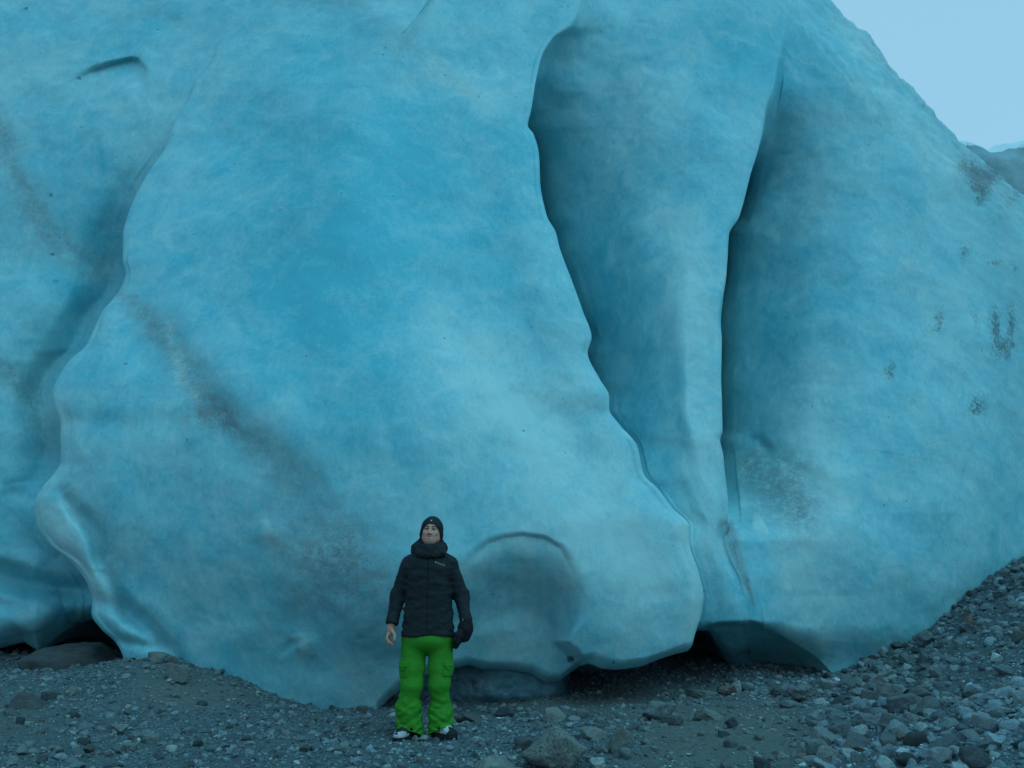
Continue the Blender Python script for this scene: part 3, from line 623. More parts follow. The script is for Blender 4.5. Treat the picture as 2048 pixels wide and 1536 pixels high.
ROCKS = [ # px, py(foot), w, h, kind, mat, label, kwargs
 (1120,1548,158,100,'wedge',GR,'large pale speckled granite boulder cut by the bottom edge of the photo',dict(sink=.15,yaw=.3)),
 (990,1552,112,70,'wedge',T_,'broad flat sandy slab left of the speckled boulder, with a dark gap along its top',dict(sink=.42,roll=.05,seed=14)),
 (1189,1484,58,30,'round',T_,'smooth flat oval cobble just above the speckled boulder',dict(sink=.15,roll=.18)),
 (1249,1512,62,80,'wedge',T_,'tall tapering grey slab standing on end beside the oval cobble',dict(sink=.12,yaw=.2,deep=.5)),
 (1108,1444,52,36,'round',T_,'domed dusty boulder below the left end of the dark cave',dict(sink=.25)),
 (1065,1435,30,20,'block',G_,'small block touching the left of the domed dusty boulder',{}),
 (1163,1437,30,20,'round',T_,'round dusty stone on the right of the domed dusty boulder',{}),
 (1318,1446,76,50,'wedge',G_,'big tilted grey slab leaning to the left in the middle of the gravel',dict(roll=-.35,sink=.15,seed=5)),
 (1345,1449,52,18,'slab',D_,'thin dark plate lying at the foot of the tilted slab',dict(sink=.05,roll=-.1)),
 (1423,1438,66,34,'wedge',T_,'long low tan wedge half buried in sand below the cave mouth',dict(roll=.25,sink=.25)),
 (1390,1436,26,24,'block',PA,'small pale block at the left end of the long tan wedge',{}),
 (1453,1389,36,22,'block',RU,'rust red stone at the mouth of the cave',dict(sink=.1)),
 (1474,1383,28,24,'block',PA,'pale angular stone behind the rust red stone',dict(sink=.1)),
 (1499,1383,26,18,'round',G_,'grey cobble just right of the rust red stone',{}),
 (1466,1454,24,20,'slab',D_,'dark thin shard standing tilted in the smooth sand',dict(roll=-.7,sink=.1)),
 (1212,1513,36,20,'round',G_,'speckled grey cobble between the granite boulder and the standing slab',{}),
 (1252,1520,28,24,'round',G_,'blue grey rounded stone at the foot of the tall standing slab',{}),
 (1200,1542,40,28,'block',PA,'pale blue grey block at the bottom edge right of the granite boulder',{}),
 (1052,1509,50,32,'round',D_,'dark round cobble against the left side of the granite boulder',dict(sink=.15)),
 (1271,1462,24,26,'round',G_,'upright rounded stone leaning on the tall slab top',{}),
 (1403,1395,70,16,'slab',T_,'thin sand covered ledge stone before the dark cave',dict(sink=.2,roll=.05)),
 (1622,1402,78,46,'wedge',G_,'largest grey boulder under the foot of the right ice mass',dict(sink=.12,seed=21,roll=.12)),
 (1583,1388,46,28,'block',G_,'grey block just left of the largest boulder below the right ice',{}),
 (1560,1392,36,24,'wedge',D_,'dark wedge at the left end of the boulder group below the right ice',{}),
 (1582,1414,40,18,'round',G_,'flat rounded stone in front of the dark wedge',{}),
 (1750,1378,52,30,'wedge',G_,'grey pyramid shaped stone above the scree centre',{}),
 (1787,1404,60,36,'slab',G_,'flat topped grey slab right of the pyramid shaped stone',dict(sink=.1)),
 (1739,1456,60,40,'block',G_,'big square shouldered block with a dark hollow on its right',dict(sink=.1,seed=8)),
 (1718,1391,40,20,'round',G_,'low rounded stone left of the pyramid shaped stone',{}),
 (1782,1354,28,24,'block',PA,'pale cubic stone high on the scree',{}),
 (1947,1234,36,30,'block',G_,'large block near the top of the scree against the ice',{}),
 (1938,1262,40,24,'wedge',G_,'grey wedge below the large block near the top of the scree',{}),
 (1852,1290,50,28,'block',G_,'broad brownish block right at the edge of the ice',{}),
 (1880,1350,32,26,'block',G_,'angular block alone in the middle of the dark gravel slope',{}),
 (1818,1424,66,32,'slab',G_,'long leaning slab right of the square shouldered block',dict(roll=-.3)),
 (1708,1512,56,30,'wedge',RU,'reddish grey wedge near the bottom of the scree',dict(roll=-.1)),
 (1962,1532,66,46,'round',D_,'dark boulder near the bottom right corner surrounded by frost',dict(sink=.2)),
 (1637,1503,46,34,'round',G_,'rounded grey boulder at the right border of the smooth sand',{}),
 (1660,1526,52,28,'block',T_,'tan block below the rounded boulder at the sand border',{}),
 (1642,1548,46,30,'wedge',D_,'dark slate wedge cut by the bottom edge at the sand border',{}),
 (1717,1530,34,26,'block',G_,'small block between the tan block and the reddish wedge',{}),
 (1528,1545,34,34,'slab',D_,'dark slate flake half sunk at the bottom edge in the sand',{}),
 (1768,1312,20,18,'round',PA,'small pale round stone at the ice edge',{}),
 (1797,1299,46,26,'wedge',D_,'brown wedge wedged under the ice edge',{}),
 (1782,1450,30,20,'round',PA,'pale rounded stone tucked right of the square shouldered block',{}),
 (1690,1476,56,32,'slab',G_,'diagonal slab pointing up to the square shouldered block',dict(roll=-.45)),
 (1802,1470,74,30,'slab',G_,'wide frosty slab in the lower scree',dict(roll=.2)),
 (1808,1486,28,20,'block',RU,'small rust coloured stone at the end of the wide frosty slab',{}),
 (350,1372,54,38,'slab',T_,'crumbling tan clod jutting from the top of the left mound',dict(roll=.12,sink=-.05,seed=3)),
 (309,1326,46,20,'slab',T_,'flat stone on the crest of the left mound',dict(sink=.15)),
 (344,1330,24,30,'wedge',BR_,'pointed brown stone standing against the ice on the mound crest',dict(deep=.5)),
 (142,1402,22,24,'block',T_,'tan upright stone at the left foot of the mound',{}),
 (94,1404,42,18,'slab',D_,'flat dark slate left of the tan upright stone',{}),
 (167,1458,34,18,'round',G_,'low grey cobble in the lower left gravel',{}),
 (300,1440,18,15,'round',G_,'smooth small cobble in the middle of the left gravel',{}),
 (172,1506,30,28,'block',BR_,'dark brown block near the lower left corner',{}),
 (232,1471,40,22,'wedge',T_,'tan wedge above the left gravel heap',{}),
 (264,1483,32,24,'block',G_,'blue grey stone touching the right end of the tan wedge',{}),
 (297,1486,36,16,'slab',G_,'flat grey slab right of the blue grey stone',{}),
 (341,1501,26,17,'round',PA,'pale egg shaped cobble in the left gravel',{}),
 (257,1500,40,12,'slab',T_,'thin tan plate below the blue grey stone',{}),
 (848,1483,26,18,'block',PA,'pale white stone between the two shoes',dict(sink=.1)),
 (829,1483,16,14,'block',G_,'small grey stone touching the right shoe of the man',{}),
 (935,1447,54,28,'wedge',BR_,'low brown rock behind the left shoe under the dark ice',{}),
 (600,1487,24,16,'round',G_,'dull grey cobble in the gravel left of the man',{}),
 (610,1505,28,20,'block',D_,'dark stone below the dull grey cobble left of the man',{}),
 (722,1430,30,16,'block',BR_,'brown stone where the pale ice meets the dark ice',{}),
 (1010,1436,44,22,'round',D_,'dark round stone in the shade right of the brown rock',{}),
 (50,1420,90,60,'round',BR_,'broad dusty boulder buried at the left edge',dict(sink=.62)),
]
import re
HANDLES = []
def handle(lb): return ' '.join(re.split(r' (?:in|at|below|beside|above|touching|on|leaning|lying|half|cut|left|right|just|between|behind|standing|against|jutting|from|with|near|high|tucked|pointing|alone|wedged|where|under|before|buried|of)\b', lb)[0].replace(',', '').split()[:5])
for (x, y, ww, hh, kd, mt, lb, kw) in ROCKS:
    place_rock(x, y, ww, hh, kd, mt, lb, **kw)
    HANDLES.append((handle(lb), x, y - hh / 2))
_hn = [h[0] for h in HANDLES]; HANDLES = [h for h in HANDLES if _hn.count(h[0]) == 1 and len(h[0].split()) > 1]
# the smooth brown rock under the left cave
def cave_rock():
    v, f = stone(np.random.default_rng(12), 4, 'round'); v = v * np.array([.72, .55, .44])
    p = P(168, 1362, 9.6); me = mesh_np('rock', v, f, M_BROWN, True)
    o = ob('rock', me, None, (p[0], p[1], p[2] - .02), label='large smooth brown boulder in the mouth of the left cave', category='rock')
cave_rock()
print('rocks', time.time() - T0)

# generic stones seen one by one, copied from a few sources
def scatter():
    rng = np.random.default_rng(31)
    protos = []
    for i in range(16):
        kd = ['block', 'wedge', 'slab', 'round'][i % 4]; v, f = stone(rng, 3 if i < 12 else 3, kd)
        v = v * np.array([1, rng.uniform(.6, .9), rng.uniform(.4, .75) if kd != 'slab' else .6])
        protos.append(mesh_np('rock', v, f, [G_, T_, G_, D_, PA, G_][i % 6], kd == 'round')); protos[-1]['kindword'] = kd
    zones = [ # weight, px range, py function, size range, group, label
     (105, (1560, 2048), 'scree', (.045, .13), 'stones scattered over the right hand scree', 'grey angular stone in the scree slope at the right, among many alike'),
     (52, (0, 700), 'left', (.02, .06), 'small stones on the left gravel', 'small stone lying in the gravel left of the man'),
     (46, (900, 1560), 'mid', (.025, .07), 'stones in the middle gravel', 'small dusty stone in the gravel between the man and the scree'),
     (24, (560, 1000), 'low', (.02, .05), 'stones at the bottom around the shoes', 'small stone in the gravel in front of the man')]
    for (n, xr, mode, sr, grp, lab) in zones:
        k = 0; tries = 0
        while k < n and tries < 5000:
            tries += 1
            px = rng.uniform(*xr)
            if mode == 'scree':
                line = np.interp(px, [1560, 1700, 1819, 1889, 1993, 2048], [1372, 1340, 1282, 1214, 1146, 1122])
                py = line + 8 + rng.exponential(75) if rng.random() < .75 else rng.uniform(line + 10, 1530)
            elif mode == 'left': py = 1350 + 180 * rng.random() ** .7
            elif mode == 'mid': py = rng.uniform(1410, 1530) if rng.random() < .7 else rng.uniform(1395, 1440)
            else: py = rng.uniform(1450, 1532)
            if py > 1533: continue
            b = ray_ground(px, py)[0]; r = sr[0] + (sr[1] - sr[0]) * rng.random() ** 2.2
            if b[1] > 11.2 or (mode == 'left' and b[1] > 8.4 and px > 150): continue
            if sand_at(b[0], b[1]) > .6 and rng.random() < .75: continue
            if any(math.hypot(b[0] - a, b[1] - c) < (q + r) * .75 for a, c, q in FOOT): continue
            if math.hypot(b[0] + .78, b[1] - 7.1) < .32: continue
            FOOT.append((b[0], b[1], r)); k += 1
            o = ob('rock', protos[int(rng.integers(16))], None, (b[0], b[1], b[2] + r * .18), label=lab, category='rock', group=grp)
            o.scale = (r, r * rng.uniform(.8, 1.2), r * rng.uniform(.8, 1.2)); o.rotation_euler = (rng.normal() * .25, rng.normal() * .25, rng.uniform(0, 6.28))
scatter()
def name_scattered():
    '''each scattered stone gets its own description: size, tone, shape and where it lies from a stone one can find'''
    tone = {M_ROCK.name: 'grey', M_TAN.name: 'tan grey', M_DARK.name: 'dark', M_PALE.name: 'pale'}
    groups = {}
    for o in bpy.data.objects:
        if not (o.get('group') and o.get('category') == 'rock'): continue
        x, y = proj(np.array(o.location)[None]); x, y = float(x[0]), float(y[0])
        h = min(HANDLES, key=lambda q_: (q_[1] - x) ** 2 + (q_[2] - y) ** 2); dx, dy = x - h[1], y - h[2]
        d = 'right of' if abs(dx) > 2 * abs(dy) and dx > 0 else 'left of' if abs(dx) > 2 * abs(dy) else 'below' if abs(dy) > 2 * abs(dx) and dy > 0 else 'above' if abs(dy) > 2 * abs(dx) else ('below ' if dy > 0 else 'above ') + ('right of' if dx > 0 else 'left of')
        sh = {'block': 'angular', 'wedge': 'wedge shaped', 'slab': 'flat', 'round': 'rounded'}[o.data['kindword']]
        r = o.scale[0]; sz = 'tiny' if r < .03 else 'small' if r < .055 else 'fist sized' if r < .085 else 'large'
        groups.setdefault(f"{sz} {tone[o.data.materials[0].name]} {sh} stone {d} the {h[0]}", []).append((math.hypot(dx, dy), o))
    for lb, lst in groups.items():
        lst.sort(key=lambda t: t[0]); ords = ['nearest', 'second nearest', 'third nearest', 'fourth nearest', 'fifth nearest', 'sixth nearest', 'seventh nearest']
        for i, (_, o) in enumerate(lst):
            o['label'] = lb if len(lst) == 1 else (ords[min(i, 6)] + ' ' + lb); o['label'] = ' '.join(o['label'].split()[:16])
name_scattered()
print('scatter', time.time() - T0)

# ------------------------------------------------------------------ gravel (stuff)
def gravel():
    rng = np.random.default_rng(77)
    def batch(n, sub, r0, r1, pw, sel):
        x = rng.uniform(-8.5, 8.5, n); y = rng.uniform(4.3, 11.6, n)
        z = ground0(x, y); px, py = proj(np.stack([x, y, z], -1)); sa = sand_at(x, y); fr = frost_at(x, y)
        keep = (px > -120) & (px < 2170) & (py < 1650) & (rng.random(n) > sa * sel)
        smooth_zone = np.exp(-((px - 1960) / 110) ** 2 - ((py - 1330) / 70) ** 2)
        if sub == 1: keep &= rng.random(n) > smooth_zone * .9
        x, y, sa, fr, px, py = x[keep], y[keep], sa[keep], fr[keep], px[keep], py[keep]; n = len(x)
        z = ground(x, y); r = r0 + (r1 - r0) * rng.random(n) ** pw
        boost = 1 + .8 * sst((px - 1550) / 120) * (sub == 1); r *= boost
        d, f = ICO[sub]; nb = 24; base = [stone(rng, sub, ['block', 'wedge', 'slab', 'round'][i % 4], 14)[0] * np.array([1, .8, .62]) for i in range(nb)]
        base = np.array(base)[rng.integers(nb, size=n)]
        a = rng.uniform(0, 6.28, n); c, s = np.cos(a), np.sin(a); X = base[..., 0] * c[:, None] - base[..., 1] * s[:, None]; Yy = base[..., 0] * s[:, None] + base[..., 1] * c[:, None]
        tl = rng.normal(size=n) * .3; c, s = np.cos(tl)[:, None], np.sin(tl)[:, None]; Zz = base[..., 2]; X, Zz = X * c - Zz * s, X * s + Zz * c
        V = np.stack([X, Yy, Zz], -1) * r[:, None, None] + np.stack([x, y, z + r * .15], -1)[:, None]
        t = rng.random(n); b = np.exp(rng.normal(size=n) * .27)
        tone = np.where((t < .6)[:, None], [[.125, .165, .18]], np.where((t < .85)[:, None], [[.17, .20, .195]], np.where((t < .965)[:, None], [[.065, .082, .09]], [[.22, .28, .29]]))) * b[:, None]
        tone = np.where((rng.random(n) < .01)[:, None], [[.16, .09, .07]], tone)
        frz = (fr + .3 * rng.normal(size=n) > .72)[:, None]; 
        frz = frz & (sub == 0); tone = np.where(frz, [[.28, .38, .41]] * (b[:, None] ** .5), tone); fw = (np.clip(fr + .3 * fbm(np.stack([x, y, 0 * x], -1) * 5, 3), 0, 1) * .3)[:, None]; tone = tone * (1 - fw) + np.array([[.30, .41, .45]]) * fw; tone = tone * (1 - sa[:, None] * .4) + np.array([[.16, .15, .128]]) * sa[:, None] * .4
        Fc = (f[None] + (np.arange(n) * len(d))[:, None, None]).reshape(-1, 3)
        return V.reshape(-1, 3), Fc, np.repeat(np.clip(tone, .02, .8), len(d), 0)
    a = batch(24000, 1, .011, .05, 3.0, .82); b = batch(110000, 0, .004, .016, 1.6, .75)
    V = np.concatenate([a[0], b[0]]); Fc = np.concatenate([a[1], b[1] + len(a[0])]); t = np.concatenate([a[2], b[2]])
    ob('gravel', mesh_np('gravel', V, Fc, M_GRAVEL, False, {'tone': t}), label='loose grey gravel covering the ground before the ice', category='gravel', kind='stuff')
    # crumbs of old frost
    n = 70000; x = rng.uniform(-1, 8, n); y = rng.uniform(4.4, 10.5, n); fr = frost_at(x, y); cl = fbm(np.stack([x, y, 0 * x], -1) * 4.5, 4)
    k = (rng.random(n) < np.clip(fr * 1.1 + cl * 1.2 - .55, 0, .5)); x, y = x[k], y[k]
    n = len(x); z = ground(x, y); r = .0025 + .007 * rng.random(n) ** 2; d, f = ICO[0]
    V = d[None] * (1 + .3 * rng.uniform(-1, 1, (n, 12, 1))) * r[:, None, None] * np.array([1.3, 1.3, .55]) + np.stack([x, y, z + r * .9], -1)[:, None]
    ob('frost', mesh_np('frost', V.reshape(-1, 3), (f[None] + (np.arange(n) * 12)[:, None, None]).reshape(-1, 3), M_SNOW, False), label='crusts of old white frost among the stones at lower right', category='frost', kind='stuff')
gravel()
print('gravel', time.time() - T0)

# ------------------------------------------------------------------ the man
def snet(f, lo, hi, h, zs=None, xs=None):
    xs = np.arange(lo[0], hi[0], h) if xs is None else xs
    ys = np.arange(lo[1], hi[1], h); zs = np.arange(lo[2], hi[2], h) if zs is None else zs
    g = np.empty((len(xs), len(ys), len(zs)), np.float32)
    for i0 in range(0, len(xs), 24):
        X, Y, Z = np.meshgrid(xs[i0:i0 + 24], ys, zs, indexing='ij'); g[i0:i0 + 24] = f(np.stack([X, Y, Z], -1))
    ins = g < 0
    cell = np.zeros(tuple(s - 1 for s in g.shape), bool); allin = np.ones_like(cell)
    for i in (0, 1):
        for j in (0, 1):
            for k in (0, 1):
                s = ins[i:ins.shape[0] - 1 + i, j:ins.shape[1] - 1 + j, k:ins.shape[2] - 1 + k]; cell |= s; allin &= s
    cell &= ~allin; idx = np.full(cell.shape, -1); ci = np.argwhere(cell); idx[cell] = np.arange(len(ci))
    ax = [xs, ys, zs]; acc = np.zeros((len(ci), 3)); cnt = np.zeros(len(ci))
    cor = [(i, j, k) for i in (0, 1) for j in (0, 1) for k in (0, 1)]
    for a in range(8):
        for b in range(a + 1, 8):
            if sum(abs(cor[a][q] - cor[b][q]) for q in range(3)) != 1: continue
            A = ci + cor[a]; B = ci + cor[b]; ga = g[tuple(A.T)]; gb = g[tuple(B.T)]; m = (ga < 0) != (gb < 0)
            t = np.where(m, ga / (ga - gb + 1e-12), 0)
            pa = np.stack([ax[q][A[:, q]] for q in range(3)], -1); pb = np.stack([ax[q][B[:, q]] for q in range(3)], -1)
            acc += np.where(m[:, None], pa + (pb - pa) * t[:, None], 0); cnt += m
    v = acc / cnt[:, None]; F_ = []
    for q in range(3):
        o1, o2 = [(1, 2), (2, 0), (0, 1)][q]
        sl = [slice(None)] * 3; s2 = [slice(None)] * 3; sl[q] = slice(0, -1); s2[q] = slice(1, None)
        a, b = ins[tuple(sl)], ins[tuple(s2)]
        e = np.argwhere(a != b); e = e[(e[:, o1] > 0) & (e[:, o2] > 0) & (e[:, o1] < g.shape[o1] - 1) & (e[:, o2] < g.shape[o2] - 1)]
        d1 = np.eye(3, dtype=int)[o1]; d2 = np.eye(3, dtype=int)[o2]
        qd = np.stack([idx[tuple((e - d1 - d2).T)], idx[tuple((e - d2).T)], idx[tuple(e.T)], idx[tuple((e - d1).T)]], -1)
        fl = a[tuple(e.T)]; F_.append(np.where(fl[:, None], qd, qd[:, ::-1]))
    F_ = np.concatenate(F_); return v, F_[(F_ >= 0).all(1)]
def cone(p, a, b, ra, rb, sy=1.0):
    a = np.asarray(a, float); b = np.asarray(b, float); s = np.array([1, sy, 1.0]); pa = (p - a) * s; ba = (b - a) * s
    t = np.clip((pa @ ba) / (ba @ ba), 0, 1); return np.linalg.norm(pa - t[..., None] * ba, axis=-1) - (ra + (rb - ra) * t)
def ell(p, c, r):
    r = np.asarray(r, float); q = (p - np.asarray(c)) / r; k = np.linalg.norm(q, axis=-1); k2 = np.linalg.norm(q / r, axis=-1) + 1e-9
    return k * (k - 1) / k2
def smin(a, b, k):
    h = np.clip(k - np.abs(a - b), 0, None) / k; return np.minimum(a, b) - h * h * k * .25
def smax(a, b, k): return -smin(-a, -b, k)

PB = ray_ground(850, 1479)[0]; PB[2] = float(ground0(PB[0], PB[1])) + .0
PY_ = PB[1]
def q(px, py, dy=0.0):
    """photo pixel at the man's distance (plus dy) -> local point"""
    w_ = P(px, py, PY_ + dy); return w_ - PB
def body_parts():
    S = {}
    sh_r, el_r, wr_r = q(820, 1130, .02), q(796, 1192, .05), q(784, 1247, -.02)
    sh_l, el_l, wr_l = q(897, 1129, .02), q(922, 1190, .05), q(932, 1242, -.03)
    hd = q(863, 1065.5, -.01); Rh = np.array((Matrix.Rotation(R(-9), 3, 'X') @ Matrix.Rotation(R(3.5), 3, 'Y') @ Matrix.Rotation(R(-2), 3, 'Z')))
    # head frame: +z up, -y face. hl = world->head
    def hl(p): return (p - hd) @ Rh
    S['hl'] = hl; S['hd'] = hd; S['Rh'] = Rh
    def head(p):
        h = hl(p)
        d = ell(h, (0, .018, .035), (.078, .098, .100))
        d = smin(d, ell(h, (0, -.022, -.022), (.068, .076, .078)), .03)
        d = smin(d, cone(h, (0, -.042, -.058), (0, -.060, -.084), .050, .033), .035)
        for s in (-1, 1):
            d = smin(d, cone(h, (s * .056, .01, -.040), (s * .026, -.056, -.080), .024, .024), .03)
            d = smin(d, ell(h, (s * .040, -.072, -.018), (.022, .016, .018)), .022)      # cheeks raised by the smile
            d = smin(d, cone(h, (s * .012, -.092, .031), (s * .042, -.078, .031), .008, .007), .02)   # brow
            d = smax(d, -ell(h, (s * .031, -.098, .012), (.018, .012, .011)), .012)     # socket
            d = smin(d, ell(h, (s * .031, -.080, .011), (.0135, .0125, .0115)), .004)    # eyeball
            d = smin(d, cone(h, (s * .017, -.093, .0205), (s * .044, -.083, .019), .0035, .0035), .005) # upper lid
            d = smin(d, ell(h, (s * .078, .012, -.008), (.010, .020, .032)), .010)          # ear
            d = smax(d, -ell(h, (s * .086, .006, -.006), (.006, .010, .018)), .006)
            d = smin(d, ell(h, (s * .0125, -.104, -.028), (.0085, .011, .0075)), .008)     # nostril wing
            d = smax(d, -ell(h, (s * .0075, -.113, -.036), (.0038, .006, .004)), .003)
            d = smin(d, cone(h, (s * .020, -.094, -.034), (s * .040, -.080, -.062), .004, .003), .012)  # smile fold
        d = smin(d, cone(h, (0, -.090, .022), (0, -.112, -.026), .0085, .0115), .012)
        h = h.copy(); h[..., 2] -= np.minimum(7.5 * h[..., 0] ** 2, .02)
        d = smax(d, -ell(h, (0, -.098, -.0605), (.033, .016, .0068 )), .004)             # open mouth
        d = smin(d, ell(h, (0, -.074, -.0600), (.028, .015, .0060)), .002)              # teeth
        up = cone(h, (-.030, -.082, -.0555), (0, -.0975, -.0510), .0028, .0040); up = smin(up, cone(h, (.030, -.082, -.0555), (0, -.0975, -.0510), .0028, .0040), .004)
        lo = smin(cone(h, (-.029, -.082, -.0635), (0, -.0955, -.0705), .0028, .0052), cone(h, (.029, -.082, -.0635), (0, -.0955, -.0705), .0028, .0052), .004)
        d = smin(d, smin(up, lo, .002), .005)
        return d
    S['head'] = head
    def hand(p):   # the man's right hand, bare, hanging, seen from the thumb side
        d = cone(p, wr_r + (0, 0, .05), q(781, 1256, -.02), .027, .025, 1.0)
        d = smin(d, cone(p, q(780.5, 1256, -.02), q(779.5, 1268, -.02), .027, .024, 1.25), .02)
        fing = [[(776, 1268, -.045), (774, 1277, -.05), (778, 1284.5, -.055), (784, 1287.5, -.055)],
                [(775.5, 1269, -.025), (773.2, 1279, -.03), (777, 1287.5, -.035), (784, 1291, -.035)],
                [(776.5, 1269, -.005), (775, 1278, -.008), (779, 1286, -.012), (786, 1289, -.012)],
                [(778, 1268, .014), (777.5, 1276, .012), (781, 1282, .01), (786, 1284, .01)]]
        rr = [(.0105, .0098, .0088, .0078), (.0108, .0100, .009, .008), (.0102, .0095, .0085, .0075), (.0095, .0085, .0078, .0068)]
        for fg, r_ in zip(fing, rr):
            pts = [q(*a) for a in fg]; c = 9
            for i in range(3): c = smin(c, cone(p, pts[i], pts[i + 1], r_[i], r_[i + 1]), .004)
            d = smin(d, c, .007)
        t = [q(785, 1262, -.04), q(789.0, 1269, -.06), q(789.8, 1275.5, -.07), q(788.3, 1280, -.075)]
        c = smin(cone(p, t[0], t[1], .0145, .0115), cone(p, t[1], t[2], .0110, .0100), .004); c = smin(c, cone(p, t[2], t[3], .0100, .0082), .004)
        return smin(d, c, .012)
    def body(p):
        d = head(p)
        d = smin(d, cone(p, hd + (0, .02, -.06), q(858, 1112, .03), .055, .062), .03)
        ch, hp = q(857, 1140, .03), q(857, 1270, .02)
        d = smin(d, cone(p, ch, q(857, 1215, .02), .145, .125, 1.35), .05); d = smin(d, cone(p, q(857, 1215, .02), hp, .12, .11, 1.3), .05)
        for a, b, c in ((sh_r, el_r, wr_r), (sh_l, el_l, wr_l)):
            d = smin(d, cone(p, a, b, .052, .042), .04); d = smin(d, cone(p, b, c, .042, .027), .02)
        for a, b, c in ((q(836, 1285, .02), q(824, 1378, -.01), q(819, 1458, .03)), (q(880, 1285, .02), q(880, 1378, -.01), q(881, 1455, .03))):
            d = smin(d, cone(p, a, b, .070, .050), .03); d = smin(d, cone(p, b, c, .050, .038), .02)
        d = smin(d, hand(p), .01)
        # gloved hand: core and fingers inside the glove
        d = smin(d, cone(p, wr_l, q(929, 1268, -.03), .026, .03), .01)
        return d
    S.update(body=body, sh_r=sh_r, el_r=el_r, wr_r=wr_r, sh_l=sh_l, el_l=el_l, wr_l=wr_l)
    return S

def fabric(name, base, wr=.5, quilt=False, var=.12):
    k = N(name, .75, .25); p = k.pos(); n = k.noise(p, 7, 5, .6, .8); f = k.noise(p, 220, 2, .5)
    c = k.mix(k.mr(n, .3, .7), tuple(x * (1 - var) for x in base), tuple(x * (1 + var) for x in base)); k.color(c)
    b = k.bump(n, wr, .02)
    if quilt:
        w_ = k.n('ShaderNodeTexWave', _wave_type='BANDS', _bands_direction='Z', Scale=4.6, Distortion=5, Detail=3); k.l(p, w_.inputs['Vector']); b = k.bump(w_.outputs['Fac'], .10, .008, b)
    k.normal(k.bump(f, .3, .001, b)); return k.m
M_JACKET = fabric('black_nylon', (.012, .016, .019), .35, False); M_HAT = fabric('black_knit', (.011, .015, .019), .2)
M_PANTS = fabric('green_ski_fabric', (.032, .215, .014), .45, False, .10); M_GLOVE = fabric('black_glove', (.008, .010, .012), .5)
M_TRIM = N('pale_trim', .5).m; M_TRIM.node_tree.nodes['Principled BSDF'].inputs['Base Color'].default_value = (.45, .42, .40, 1)
M_SEAM = N('dark_seam', .8).m; M_SEAM.node_tree.nodes['Principled BSDF'].inputs['Base Color'].default_value = (.006, .03, .008, 1)
M_SHOEB = fabric('black_shoe_mesh', (.014, .016, .018), .3); M_SHOEW = fabric('white_shoe_leather', (.42, .45, .46), .3, False, .25)
def skin_mat():
    k = N('skin', .55, .35); c = k.attr('paint').outputs['Color']; n = k.noise(k.pos(), 45, 4, .6)
    k.color(k.mix(.25, c, k.mix(1.0, c, k.ramp(n, [(.3, (.8, .75, .75)), (.7, (1.15, 1.1, 1.1))]), 'MULTIPLY'))); k.normal(k.bump(n, .15, .002)); return k.m
M_SKIN = skin_mat()

